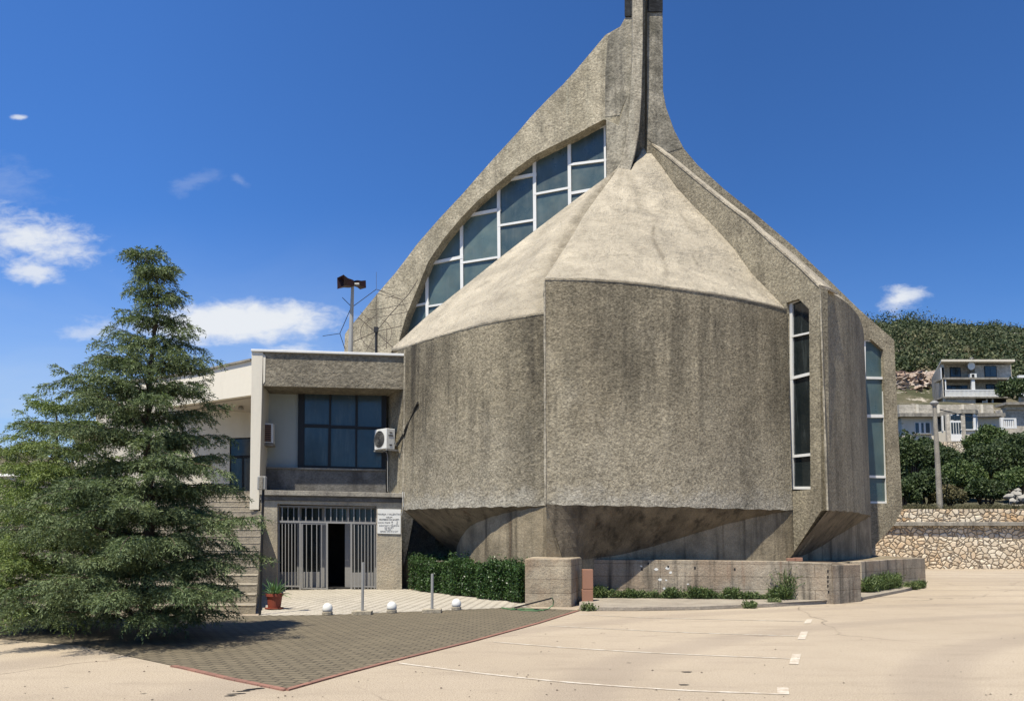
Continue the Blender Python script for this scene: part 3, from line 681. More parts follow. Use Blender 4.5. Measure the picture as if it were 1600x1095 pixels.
# cream roof petals
apexL = at(967, 262, 26.0); apexM = at(986, 264, 25.9); apexR = f1(1007, 226)
cre = [(852, 437, 19.2), (871, 405, None), (895, 367, None), (912, 337, None), (933, 308, None), (954, 280, None), (967, 262, 26.0)]
CR = []
for i, (x, y, Y) in enumerate(cre):
    t = i/(len(cre)-1); CR.append(at(x, y, 19.2+(26.0-19.2)*t**.95))
RE = [f1(x, y, -.03) for x, y in ((1229, 484), (1175, 427), (1148, 389), (1115, 353), (1088, 326), (1058, 294), (1030, 255), (1007, 226))]
RTl = [p+Vector((0, -.03, .02)) for p in RT]
CR[0] = RTl[0]; RE[0] = RTl[-1]
NU, NV = 100, 84
rows = coons(RTl, [CR[-1], at(986, 266, 25.9), RE[-1]], CR, RE, NU, NV)
for j, r in enumerate(rows):
    for i, p in enumerate(r):
        w = sin(pi*i/NU)*sin(pi*j/NV); p.z -= .16*w*(1-.3*j/NV); p.z += .035*sin(i*.22+j*.125)*w+.03*sin(j*.36+i*.08)*w
m = MB(); m.grid(rows); o = m.build('roof_shell', 'cream', church, smooth=True)
dirt_shade_mask(o, strokes([([(1021, 356), (1020, 372), (1028, 388), (1036, 402), (1042, 430)], 3.2, 1), ([(985, 280), (992, 300), (1000, 322)], 9, .6), ([(1082, 398), (1090, 415)], 2, .7), ([(990, 300), (978, 330)], 6, .4), ([(905, 372), (915, 345)], 5, .3), ([(965, 290), (972, 265)], 6, .5), ([(930, 345), (975, 350), (1000, 352)], 1.5, .5), ([(870, 405), (930, 402), (980, 398)], 1.3, .4), ([(1100, 420), (1140, 430), (1180, 450)], 1.8, .45), ([(1060, 330), (1075, 350), (1100, 372)], 3, .35), ([(855, 436), (950, 438), (1060, 450)], 2.5, .5)]))
so = o.modifiers.new('thickness', 'SOLIDIFY'); so.thickness = .14; so.offset = -1
LTr = list(reversed(LT))
LTr = [r1+Vector((-.02, -.02, .05))]+[p+Vector((0, -.03, .02)) for p in LTr]
LE = [LTr[0]]+[at(x, y, 25.2+(26.3-25.2)*k/6) for k, (x, y) in enumerate(((669, 492), (722, 450), (773, 409), (836, 360), (895, 315), (947, 277)))]+[at(967, 261, 26.3)]
hstep = [.75, .72, .64, .52, .36, .18, .02]
REl = [LTr[-1]]+[p+Vector((.10, .12, -h)) for p, h in zip(CR, hstep)][1:]
REl.insert(1, Vector((REl[0].x+.03, REl[0].y+.25, REl[0].z+.22)))
m = MB(); lowr = [poly_at(REl, k/30) for k in range(31)]; upr = [poly_at(CR, k/30) for k in range(31)]
m.grid([[p+Vector((.0, .0, -.03)) for p in lowr], [a.lerp(b, .5)+Vector((-.05, 0, .02)) for a, b in zip(lowr, upr)], [p+Vector((.02, .02, -.02)) for p in upr]]); m.build('roof_step', 'cream', church, smooth=True)
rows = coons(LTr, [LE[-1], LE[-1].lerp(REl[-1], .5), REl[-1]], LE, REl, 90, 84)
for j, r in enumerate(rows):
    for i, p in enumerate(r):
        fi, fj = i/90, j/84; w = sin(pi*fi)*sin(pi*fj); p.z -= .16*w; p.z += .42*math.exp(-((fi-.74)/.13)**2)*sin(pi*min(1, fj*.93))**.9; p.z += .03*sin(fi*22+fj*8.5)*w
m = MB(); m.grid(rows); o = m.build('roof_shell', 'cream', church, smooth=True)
dirt_shade_mask(o, strokes([([(848, 444), (868, 404), (890, 367), (908, 336), (930, 306), (960, 268)], 9, .95), ([(846, 485), (848, 440)], 9, .6), ([(890, 400), (905, 360)], 4, .4), ([(700, 515), (760, 501), (848, 488)], 3, .6), ([(780, 450), (820, 430), (860, 415)], 2, .45), ([(730, 480), (770, 470), (800, 462)], 2, .4), ([(830, 400), (860, 375)], 3, .35)]))  # first strokes paint the shade band beside the crease, the rest are stains
so = o.modifiers.new('thickness', 'SOLIDIFY'); so.thickness = .14; so.offset = -1
back = [s_(x, min(y+10, 560)) for x, y in ((613, 548), (669, 492), (722, 450), (773, 409), (836, 360), (895, 315), (947, 277), (967, 261))]
m = MB(); m.grid([[p-Vector((0, 0, .08)) for p in LE], back]); m.build('roof_valley', 'cream', church)
# spire: narrow front fin between the two slabs, flat dark panels on top
fx = [(989.5, -90), (1005.5, -90), (1004.5, 80), (1002.5, 150), (999, 205), (992, 240), (985, 268), (955, 276), (972, 250), (982, 200), (988, 100)]
m = MB(); m.prism([at(x, y, 26.05) for x, y in fx], (.12, 1.1, 0)); m.build('spire_fin', 'spire_light', church, bevel=.03)
for x0, x1, y1, pl_, nn in ((976.6, 989.5, 27, s_, ns), (1011.5, 1034.5, 20, f2, ng)):
    m = MB(); m.prism([pl_(x0, -90), pl_(x1, -90), pl_(x1, y1), pl_(x0, y1)], -nn*.06)
    m.build('spire_panel', 'spire_dark', church)
sroot = [(947, 186), (966, 196), (980, 150), (990, 120), (990, 262), (968, 262), (948, 278)]
m = MB(); m.prism([s_(x, y, -.10) for x, y in sroot], ns*.09); m.build('spire_root', 'spire', church, bevel=.03)
m = MB(); m.prism([s_(x, y, -.012) for x, y in ((950, 56), (969, 43), (977.5, 28), (990, 28), (990, 125), (968, 180), (945, 183), (946, 110))], ns*.01); m.build('spire_face', 'spire', church)
m = MB(); m.prism([f2(x, y, -.012) for x, y in ((1011.5, 20), (1034.9, 20), (1035.4, 143), (1040, 169), (1053, 205), (1066, 231), (1045, 238), (1020, 224), (1011.5, 216))], ng*.01); m.build('spire_face', 'spire', church)
# closing body behind so that the church is solid from the sides
m = MB(); m.prism([Vector((sB.x+.4, 31.8, 0)), Vector((-2.6, 27, 0)), Vector((5, 28.2, 0)), Vector((13.4, 29.5, 0)), Vector((12.6, 38, 0)), Vector((-3, 41, 0))], (0, 0, 6.9))
m.build('rear_wall', 'petal', church)
# horizontal soffit inside the petals hides the hollow
m = MB(); m.prism([Vector((p.x, p.y, 2.55)) for p in (RB[4], RB[20], RB[40], RB[60], RB[70])]+[Vector((8, 24, 2.55)), Vector((-2, 27, 2.55)), Vector((LB[68].x+.4, LB[68].y+.4, 2.55)), Vector((LB[40].x+.3, LB[40].y+.4, 2.55)), Vector((LB[6].x+.3, LB[6].y+.4, 2.55))], (0, 0, .2)); m.build('floor_slab', 'base', church)

# ================================================================== plinth
def planwall(pts, t, z1, z0=-.05, cut=None):
    m = MB(); P = [Vector((p[0], p[1], 0)) for p in pts]; N = []
    for i in range(len(P)):
        d = (P[min(i+1, len(P)-1)]-P[max(i-1, 0)]).normalized(); N.append(Vector((-d.y, d.x, 0))*t)
    for i in range(len(P)-1):
        a, b, c, d = P[i], P[i+1], P[i+1]+N[i+1], P[i]+N[i]
        za = z1[i] if isinstance(z1, list) else z1; zb_ = z1[i+1] if isinstance(z1, list) else z1
        m.hexa([v+Vector((0, 0, z0)) for v in (a, b, c, d)], [a+Vector((0, 0, za)), b+Vector((0, 0, zb_)), c+Vector((0, 0, zb_)), d+Vector((0, 0, za))])
    return m
X = lambda px, Y: (px-800)/1244*Y
wp = [(X(905, 20.2), 20.2), (X(1030, 20.0), 20.0), (X(1230, 19.6), 19.6), (X(1296, 19.2), 19.2), (X(1340, 19.95), 19.95)]
m = planwall(wp[:4], .34, [1.03, 1.02, 1.0, .955]); m.add([], [])
pw = tag(m.build('plinth_wall', 'plinth', bevel=.015), 'low stained concrete retaining wall with rust streaks in front of the church', 'wall')
m = MB(); a, b = wp[3], wp[4]
m.hexa([Vector((a[0]+.004, a[1]-.03, -.05)), Vector((b[0], b[1], -.05)), Vector((b[0]-.1, b[1]+2.6, -.05)), Vector((a[0]+.004, b[1]+2.6, -.05))], [Vector((a[0]+.004, a[1]-.03, .93)), Vector((b[0], b[1], .915)), Vector((b[0]-.1, b[1]+2.6, .93)), Vector((a[0]+.004, b[1]+2.6, .93))])
tag(m.build('plinth_block', 'plinth', bevel=.02), 'angled end block of the low retaining wall below the window fin', 'wall')
wp2 = [(X(1342, 22.1), 22.1), (X(1372, 23.2), 23.2), (X(1397, 24.4), 24.4), (X(1441, 25.5), 25.5), (X(1441, 25.5)+.2, 30.5)]
m = planwall(wp2, .32, .92)
tag(m.build('plinth_wall', 'plinth', bevel=.015), 'short concrete retaining wall with tall weeds at the right rear corner of the church', 'wall')
m = MB()
m.prism([Vector((-3.4, 25.0, 0)), Vector((.75, 19.8, 0)), Vector((1.55, 20.3, 0)), Vector((X(1030, 20.0), 20.2, 0)), Vector((7.4, 19.5, 0)), Vector((8.2, 20.6, 0)), Vector((9.4, 22.4, 0)), Vector((11.4, 24.6, 0)), Vector((13.0, 25.8, 0)), Vector((13.2, 30.4, 0)), Vector((-3, 31, 0))], (0, 0, .9))
tag(m.build('terrace', 'base'), kind='structure')
m = MB()
b4 = [Vector((X(820, 18.45), 18.45, -.05)), Vector((X(892, 18.4), 18.4, -.05)), Vector((X(909.5, 19.9), 19.9, -.05)), Vector((X(820, 18.45)+.2, 19.95, -.05))]
m.hexa(b4, [p+Vector((0, 0, 1.15)) for p in b4])
pier = m.build('concrete_pier', 'pier', bevel=.03); tag(pier, 'square weathered concrete pier between the hedge and the retaining wall', 'pier')
rp = thing('brick_post', (X(917, 18.95), 18.95, 0), 'small post of two stacked reddish blocks beside the concrete pier', 'post')
for z0, z1, dx in ((0, .36, 0), (.365, .83, .012)):
    m = MB(); c = BASE[rp]; m.box(c.x-.13+dx, c.x+.13+dx*.3, c.y, c.y+.2, z0, z1); m.build('block', 'brickred', rp, bevel=.012)
for x, s in ((1236, 0), (1247, .01)):
    m = MB(); c = at(x, 877, 19.75); m.box(c.x-.10, c.x+.10, c.y-.05, c.y+.06, .996, 1.075+s)
    tag(m.build('loose_brick', 'brickred', bevel=.008), 'left of two loose red bricks on the retaining wall' if x == 1236 else 'right of two loose red bricks on the retaining wall', 'brick', 'loose bricks on the wall')
def onwall(px, py):
    for i in range(3):
        a, b = wp[i], wp[i+1]; pa, pb = 800+1244*a[0]/a[1], 800+1244*b[0]/b[1]
        if pa <= px <= pb: return onp(px, py, Vector((a[0], a[1], 0)), Vector((b[0], b[1], 0)), -.004)
    return onp(px, py, Vector((wp[0][0], wp[0][1], 0)), Vector((wp[1][0], wp[1][1], 0)), -.004)
for px, py, rr in ((1026, 889, .04), (1044, 887, .045), (1048, 894, .035), (1032, 905, .038), (1041, 906, .022), (1039, 919, .035), (1002, 884, .02), (1075, 912, .02)):
    c = onwall(px, py); m = MB(); m.add([c+Vector((rr*1.3*cos(a)*(1+.3*sin(2*a+px)), 0, rr*.8*sin(a)*(1+.25*cos(3*a)))) for a in [k*pi/6 for k in range(12)]]+[c+Vector((0, .01, 0))], [tuple(range(12))])
    m.build('paint_splash', 'plastic', pw)
for px, py in ((1086, 887), (1148, 889), (1003, 889), (1044, 885), (1013, 880), (1294, 892), (1294, 901), (1294, 908), (1294, 915), (1295, 924)):
    c = onwall(px, py); m = MB(); m.box(c.x-.022, c.x+.022, c.y-.001, c.y+.01, c.z-.03, c.z+.03); m.build('hole', 'black', pw)
# aprons
ap = [atz(905, 954), atz(1000, 954), atz(1094, 952.5), atz(1206, 948), atz(1296, 942.5)]
m = MB(); m.prism([p for p in ap]+[Vector((wp[3][0]-.01, wp[3][1]+.1, 0)), Vector((wp[2][0], wp[2][1]+.1, 0)), Vector((wp[0][0], wp[0][1]+.1, 0))], (0, 0, .085))
tag(m.build('kerb', 'apron', bevel=.01), kind='structure')
ap = [atz(1344, 938), atz(1380, 931), atz(1415, 924), atz(1443, 916.5)]
m = MB(); m.prism(ap+[Vector((X(1441, 25.6), 25.6, 0)), Vector((wp2[2][0], wp2[2][1]+.1, 0)), Vector((wp2[0][0], wp2[0][1]+.1, 0))], (0, 0, .08))
tag(m.build('kerb', 'apron', bevel=.01), kind='structure')

# ================================================================== annex
qA, qB = at(393, 600, 23.6), at(638, 600, 24.3)
nq = pnorm(qA, qB); eq = Vector((qB.x-qA.x, qB.y-qA.y, 0)).normalized()
q = lambda x, y, o=0: onp(x, y, qA, qB, o)
annex = thing('annex_building', (qA.x, qA.y, 0), 'two storey grey annex with barred ground floor gate and dark framed windows', 'building')
def Q(name, pts, off, depth, mat, bevel=0, holes=(), parent=None):
    m = MB(); m.prism([q(x, y, off) for x, y in pts], nq*depth, [[q(x, y, off) for x, y in h] for h in holes])
    return m.build(name, mat, parent or annex, base=BASE[annex], bevel=bevel)
Q('parapet', [(411, 550), (638, 557), (638, 608), (411, 603)], 0, 1.35, 'stuccoband', .015)
Q('coping', [(392, 545), (641, 552.5), (641, 556.3), (392, 548.6)], -.08, 1.6, 'whitetrim', .01)
Q('roof_slab', [(394, 549.5), (637, 556), (637, 572), (394, 568)], 1.36, 5.2, 'slab')
Q('end_wall', [(393.2, 549), (411, 550), (408.5, 650), (404.5, 796), (390, 796)], -.03, 5.6, 'white', .01)
Q('cover_strip', [(411.2, 553), (415, 556), (414, 596), (411.2, 600)], -.015, .05, 'white')
Q('rear_wall', [(411, 603), (604, 608), (603, 767), (406, 762)], 1.32, .2, 'greywhite')
Q('sill_wall', [(406, 731), (603, 735), (603, 772), (405, 768)], 1.10, .2, 'shadeplaster', .01)
Q('sill', [(406, 729), (603, 733), (603, 735.5), (406, 731.5)], 1.04, .22, 'slab')
Q('head_shade_band', [(411, 604), (603, 608.5), (603, 616), (411, 612)], 1.1, .2, 'black')  # black band painted in for the deep shade at the recess top
# upper window
wn_ = Q('window', [(466, 610), (604, 613), (603, 733), (465, 730)], 1.2, .09, 'darkframe', 0, [[(476, 614.5), (514.5, 615.3), (514, 663), (475.5, 662)], [(517.5, 615.4), (555.5, 616.2), (555, 665), (517, 664)], [(559, 616.4), (596, 617), (596, 667), (559, 666)], [(475.5, 667), (513, 668), (512, 727.5), (475, 726.5)], [(517, 668.5), (555, 669.5), (555, 729), (516.5, 728)], [(558, 670), (596, 671), (596, 730), (558, 729.5)]])
Q('pane', [(468, 611), (602, 614), (602, 731), (467, 728)], 1.245, .02, 'glass_blue', parent=wn_)
# floor slab of the recess
Q('balcony_slab', [(404, 765), (631, 770), (630, 777), (405, 773)], -.12, 1.5, 'slab', .012)
Q('slab_beam', [(405, 773.5), (629, 778), (628, 784.5), (406, 780.5)], -.02, 1.4, 'shadeplaster')
# ground floor
Q('door_surround', [(407, 781), (628, 785), (628, 921.5), (588.5, 921.5), (588.5, 790.5), (433.5, 787), (433.5, 921.5), (407, 921.5)], .02, .42, 'gatecol', .012)
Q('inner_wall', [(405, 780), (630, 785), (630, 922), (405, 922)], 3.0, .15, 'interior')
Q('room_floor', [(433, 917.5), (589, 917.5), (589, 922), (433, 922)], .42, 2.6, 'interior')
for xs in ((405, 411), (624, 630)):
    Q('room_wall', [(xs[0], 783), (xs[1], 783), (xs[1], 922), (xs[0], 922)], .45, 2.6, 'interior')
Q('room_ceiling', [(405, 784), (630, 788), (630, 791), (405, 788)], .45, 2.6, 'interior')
dr = Q('glazed_door', [(434, 789), (589, 792), (589, 919), (539, 919), (539, 816), (512, 816), (512, 919), (434, 919)], .62, .06, 'greymetal', 0,
       [[(438, 793), (465, 793.5), (465, 812), (438, 812)], [(471, 793.5), (503, 794), (503, 812.5), (471, 812)], [(508, 794), (541, 794.5), (541, 812.5), (508, 812.5)], [(546, 795), (584, 795.5), (584, 813), (546, 812.5)],
        [(437, 818), (464, 818), (464, 893), (437, 893)], [(474, 818), (500, 818), (500, 893), (474, 893)], [(550, 818), (584, 818), (584, 894), (550, 894)]])
Q('pane', [(434.5, 790), (588, 793), (588, 817), (434.5, 817)], .65, .012, 'glass_dark', parent=dr)
for a, b in ((435, 505), (548, 586)): Q('pane', [(a, 817.5), (b, 817.5), (b, 894), (a, 894)], .65, .012, 'glass_dark', parent=dr)
# barred gate
gate = thing('barred_gate', q(510, 921, .1).to_tuple()[:2]+(0,), 'grey steel bar gate standing ajar under the concrete lintel', 'gate')
def bars(name, segs, parent):
    m = MB()
    for (p, r, hw) in segs:
        a, b = q(*p, .14), q(*r, .14); d = (b-a).normalized(); m.bar(a, b, d.cross(nq).normalized()*hw*.8, nq*(hw*.8+.0007*(len(m.v)//8)))
    return m.build(name, 'greymetal', parent)
xs_t = [441, 450, 459, 467, 478, 488, 498, 508, 517, 526, 535, 544, 553, 562, 571, 580]
bars('transom_grille', [((434, 814.5), (588, 817), .035), ((434, 790.5), (588, 792.5), .02)]+[((x, 790.5), (x, 815.5), .014 if i % 4 else .02) for i, x in enumerate(xs_t)], gate)
bars('gate_panel', [((434, 915), (468, 915.5), .025), ((436, 817), (436, 921), .02), ((469, 817), (469, 921), .03)]+[((x, 817), (x, 920 if i % 2 else 916), .014) for i, x in enumerate((441, 446, 451, 456, 461))], gate)
lf = bars('gate_leaf', [((472, 918.5), (512, 919), .022), ((472, 818), (512, 818.5), .02), ((472, 818), (472, 919), .025), ((511, 817), (511, 920), .034)]+[((x, 818), (x, 919), .014) for x in (479, 487, 495, 502.5)], gate)
bars('gate_leaf', [((548, 818), (588, 819), .022), ((552, 915.5), (588, 916.5), .022), ((549, 818), (549, 920), .034), ((553.5, 818), (554, 920.5), .02)]+[((x, 818), (x, 920.5), .014) for x in (560, 565, 570, 575, 580, 585)], gate)
for x, r_ in ((434.6, 921), (588, 921)):
    bars('gate_post', [((x, 789), (x, r_), .02)], gate)
# sign
sg = thing('notice_board', q(608, 834, -.02).to_tuple(), 'white notice board with black lettering on the gate pillar', 'sign')
m = MB(); m.prism([q(590, 794.5, -.01), q(626.3, 795.5, -.01), q(626, 834, -.01), q(589.6, 833, -.01)], nq*.025); m.build('board', 'plastic', sg)
def text(s, px, py, h, name='lettering', bold=0, align='CENTER'):
    cu = bpy.data.curves.new(name, 'FONT'); cu.body = s; cu.size = h*24/F*1.35; cu.align_x = align; cu.extrude = .001; cu.offset = bold
    o = bpy.data.objects.new(name, cu); p = q(px, py, -.013)
    o.matrix_world = __import__('mathutils').Matrix(((eq.x, 0, -nq.x, p.x), (eq.y, 0, -nq.y, p.y), (0, 1, 0, p.z), (0, 0, 0, 1)))
    cu.materials.append(MAT['signtext']); link(o)
    mw = o.matrix_world.copy(); o.matrix_world = __import__('mathutils').Matrix.Identity(4)
    dg_ = bpy.context.evaluated_depsgraph_get(); dg_.update(); me = bpy.data.meshes.new_from_object(o.evaluated_get(dg_)); me.transform(mw); me.transform(__import__('mathutils').Matrix.Translation(-BASE[sg]))
    bpy.data.objects.remove(o); o2 = bpy.data.objects.new(name, me); link(o2, sg)
for s, x, y, h, bd in (('"MARIJA I VALENTIN"', 608, 804.5, 3.0, .0), ('NEUM', 608, 809, 2.6, 0), ('PROFESOR DR SAVJETI', 608, 812.5, 2.3, .001), ('RADNO VRIJEME', 600, 817, 1.9, .0), ('08', 612.5, 815.8, 1.9, .0), ('12', 620.5, 815.8, 1.9, .0), ('16', 612.5, 818.6, 1.9, .0), ('20', 620.5, 818.6, 1.9, .0),
                       ('KONTAKT I TELEFONI', 608, 822, 2.3, .0), ('036 SAVJETI', 608, 825, 2.1, .0), ('TEL 036 1', 607, 828, 2.2, .0), ('ISPRED CRKVE 2 KAT', 608, 831, 2.2, .0)):
    text(s, x, y, h, bold=bd)
# air conditioners
def aircon():
    c = q(600, 704, .35)
    t = thing('air_conditioner', (c.x, c.y, c.z), 'white air conditioner unit with round fan grille mounted on the recess wall', 'air conditioner')
    # unit stands in front of the side wall, fan face turned left
    ex = Vector((-.62, -.78, 0)).normalized(); ey = Vector((-ex.y, ex.x, 0)) # ex: along long side towards viewer-left ; fan faces -ey
    A = q(585, 702, .55); B = q(603.5, 702, .05); Cc = q(617, 702, .25)
    z0, z1 = q(603, 700.5, .05).z, q(603, 668.5, .05).z
    A.z = B.z = Cc.z = z0; D = A+(Cc-B)
    up = Vector((0, 0, z1-z0))
    m = MB(); m.hexa([A, B, Cc, D], [p+up for p in (A, B, Cc, D)]); m.build('casing', 'plastic', t, bevel=.015)
    e = (B-A).normalized(); n = Vector((e.y, -e.x, 0)); mid = A.lerp(B, .42)+up*.5+n*.006
    R = min((B-A).length*.42, up.z*.42)
    m = MB(); m.add([mid+e*R*cos(a)+Vector((0, 0, R*sin(a))) for a in [k*2*pi/24 for k in range(24)]], [tuple(range(24))]); fan = m.build('fan', 'black', t)
    m = MB()
    for rr in (1.0, .8, .6, .4, .2): m.tube([mid+n*.012+e*R*rr*cos(a)+Vector((0, 0, R*rr*sin(a))) for a in [k*2*pi/20 for k in range(21)]], .004, 4)
    m.build('grille', 'postmetal', fan, base=BASE[t])
    s1 = (B+Cc)/2; f = (Cc-B).normalized(); nn = Vector((f.y, -f.x, 0))
    for dz, l in ((.8, .05), (.66, .09), (.2, .05)): p = s1+up*dz+nn*.004; MB().bar(p-f*l, p+f*l, (0, 0, .015), nn*.006).build('valve_cover', 'black', t)
    m = MB(); m.bar(A-Vector((0, 0, .03)), D-Vector((0, 0, .03)), e*.03, (0, 0, .02)); m.bar(B-Vector((0, 0, .03)), Cc-Vector((0, 0, .03))+(Cc-B)*.7, e*.03, (0, 0, .02)); m.build('bracket', 'postmetal', t)
    return t, Cc+up*.35
ac, cpt = aircon()
pp = [cpt, q(624, 692, .0), q(640, 665, -.2), LT[-3]+Vector((0, -.1, 0)), ]
c2 = at(653, 630, 23.15)
m = MB(); m.tube([cpt, q(620, 697, .1), q(630, 682, -.1), q(640, 658, -.5), c2], .028, 6); m.tube([cpt-Vector((0, 0, .06)), q(621, 694, .08), q(631, 675, -.1), q(641, 651, -.5), c2+Vector((0, .02, .05))], .018, 6)
tag(m.build('pipe', 'black'), 'black insulated pipes running from the air conditioner to the curved wall', 'pipe')
m = MB(); m.tube([q(596, 703, .35), q(604, 706, .3), q(605.5, 712, .3), q(605.5, 768, .3)], .014, 6)
tag(m.build('drain_pipe', 'postmetal'), 'thin grey drain pipe below the air conditioner', 'pipe')
m = MB(); m.tube([q(631.5, 768, -.16), q(632.5, 782, -.16), q(630, 795, -.1), q(627.5, 803, 0)], .012, 5); m.tube([q(629, 768, -.17), q(630, 790, -.16), q(627.5, 805, -.02)], .01, 5)
tag(m.build('cable', 'plastic'), 'pale cable hanging over the end of the balcony slab', 'cable')
t = thing('wall_heater', q(419, 692, .9).to_tuple(), 'small white air conditioner with louvred grille on the pale recess panel', 'air conditioner')
m = MB(); m.prism([q(412.5, 661, .7), q(427, 661.3, .7), q(427, 692, .7), q(412, 691.5, .7)], nq*.3); m.build('casing', 'plastic', t, bevel=.012)
m = MB(); m.prism([q(413.8, 663, .69), q(423.5, 663.3, .69), q(423.5, 690, .69), q(413.5, 689.6, .69)], nq*.008)
m.build('grille', 'brickred', t)
m = MB()
for k in range(9): y = 664.5+k*3; m.bar(q(413.8, y, .68), q(423.4, y+.1, .68), (0, 0, .012), nq*.008)
m.build('louvre', 'black', t)
m = MB(); m.prism([q(408, 692.5, .66), q(427, 693, .66), q(427, 696.5, .66), q(408, 696, .66)], nq*.45); m.build('shelf', 'slab', t)

# ================================================================== stairs, porch
nst = 17; rise = .18; yb = 16.75; tread = .575
sideX = lambda y: -5.28-(y-16.75)*.345
sideX = lambda y: -5.33-(y-16.75)*.2993
m = MB()
for k in range(nst):
    y0, y1 = yb+k*tread, yb+(k+1)*tread+(.0 if k < nst-1 else 4.6)
    x0, x1 = sideX(min(y0, 23.65)), sideX(min(y1, 23.65)); z = (k+1)*rise
    m.hexa([(-19, y0, 0), (x0, y0, 0), (x1, y1, 0), (-19, y1, 0)], [(-19, y0, z), (x0, y0, z), (x1, y1, z), (-19, y1, z)])
stairs = thing('stairs', (-10, 16.75, 0), 'broad flight of worn concrete steps behind the conifer', 'stairs')
m.build('flight', 'stairs', stairs, fix=False)
m = MB()
for k in range(nst):      # worn pale nosings
    y = yb+k*tread; z = (k+1)*rise
    m.box(-18.9, sideX(min(y, 23.65))-.02, y-.012, y+.10, z-.018, z+.006)
m.build('nosing', 'gatecol', stairs, bevel=.006)
porch = thing('entrance_porch', (-10, 26, 3.06), 'cream walled entrance porch with sloping fascia at the head of the steps', 'porch')
pA, pB = at(393, 600, 24.3), at(185, 600, 28.5)
p_ = lambda x, y, o=0: onp(x, y, pA, pB, o)
npn = pnorm(pA, pB)
m = MB(); m.prism([p_(393, 563.5), p_(350, 573), p_(310, 582), p_(270, 588), p_(185, 600), p_(185, 650), p_(270, 634), p_(310, 629), p_(350, 623), p_(393, 617)], npn*.2); m.build('fascia', 'white', porch)
m = MB()
cp = [p_(393.5, 562), p_(350, 571.5), p_(310, 580.5), p_(270, 586.5), p_(184, 598.5)]
for a, b in zip(cp, cp[1:]): m.bar(a+npn*.06, b+npn*.06, npn*.13, (0, 0, .03))
m.build('coping', 'slab', porch)
zc = p_(393, 617).z
def P3(x, Y, z): return Vector((X(x, Y), Y, z))
a0, a1 = p_(393, 617, .2), p_(185, 650, .2)
m = MB(); m.prism([Vector((a0.x+.35, a0.y, zc)), Vector((a1.x, a1.y, zc)), Vector((a1.x, 31, zc)), Vector((a0.x+.35, 31, zc))], (0, 0, .25)); m.build('soffit', 'soffit', porch)
m = MB(); m.prism([Vector((a0.x+.3, a0.y+.15, zc+.7)), Vector((a1.x, a1.y+.2, zc+.7)), Vector((a1.x, 31, zc+.7)), Vector((a0.x+.3, 31, zc+.7))], (0, 0, .1)); m.build('roof', 'slab', porch)
wA, wB = P3(309, 27.2, 0), P3(396, 27.8, 0)
pw_ = lambda x, y, o=0: onp(x, y, wA, wB, o)
nw = pnorm(wA, wB)
m = MB(); m.prism([pw_(280, 628), pw_(400, 610), pw_(400, 790), pw_(280, 790)], nw*.2, [[pw_(359, 684), pw_(393, 683), pw_(393, 774), pw_(358.5, 774)]]); m.build('wall', 'white', porch)
m = MB(); m.prism([pw_(280, 630), pw_(280, 790), pw_(150, 790), pw_(150, 640)], nw*.25); m.build('wall', 'white', porch)
o = MB().prism([pw_(359, 684, .05), pw_(393, 683, .05), pw_(393, 774, .05), pw_(358.5, 774, .05)], nw*.05, [[pw_(361, 686, .05), pw_(391.5, 685, .05), pw_(391.5, 711, .05), pw_(361, 712, .05)], [pw_(361, 716, .05), pw_(378, 715.5, .05), pw_(378, 772, .05), pw_(361, 772, .05)], [pw_(381.5, 715.5, .05), pw_(391.5, 715, .05), pw_(391.5, 772, .05), pw_(381.5, 772, .05)]]).build('door', 'darkframe', porch)
MB().prism([pw_(359.5, 685, .08), pw_(392.5, 684, .08), pw_(392.5, 773, .08), pw_(359, 773, .08)], nw*.01).build('pane', 'glass_dark', o, base=BASE[porch])
m = MB(); c = p_(307, 700, 1.4); m.tube([Vector((c.x, c.y, 3.06)), Vector((c.x, c.y, zc))], .055, 10); m.build('column', 'postmetal', porch)
m = MB(); c = P3(372, 26.4, zc); m.lathe((c.x, c.y, zc-.12), [(.02, 0), (.09, .01), (.1, .06), (.05, .12)], 14); m.build('ceiling_lamp', 'slab', porch)

# floodlight by the stairs
c = atz(406, 961)
t = thing('floodlight', (c.x, c.y, 0), 'grey boxy floodlight on a thin dark post at the side of the steps', 'lamp')
m = MB(); m.tube([(c.x, c.y, 0), (c.x, c.y, at(406, 748, c.y).z)], .028, 8); m.build('post', 'black', t)
zt = at(406, 755, c.y).z
m = MB(); m.box(c.x-.085, c.x+.085, c.y-.14, c.y-.03, zt-.14, zt+.14); m.build('lamp_box', 'postmetal', t, bevel=.015)
m = MB(); m.box(c.x-.035, c.x+.035, c.y-.16, c.y-.141, zt-.13, zt+.13); m.build('bracket', 'slab', t)

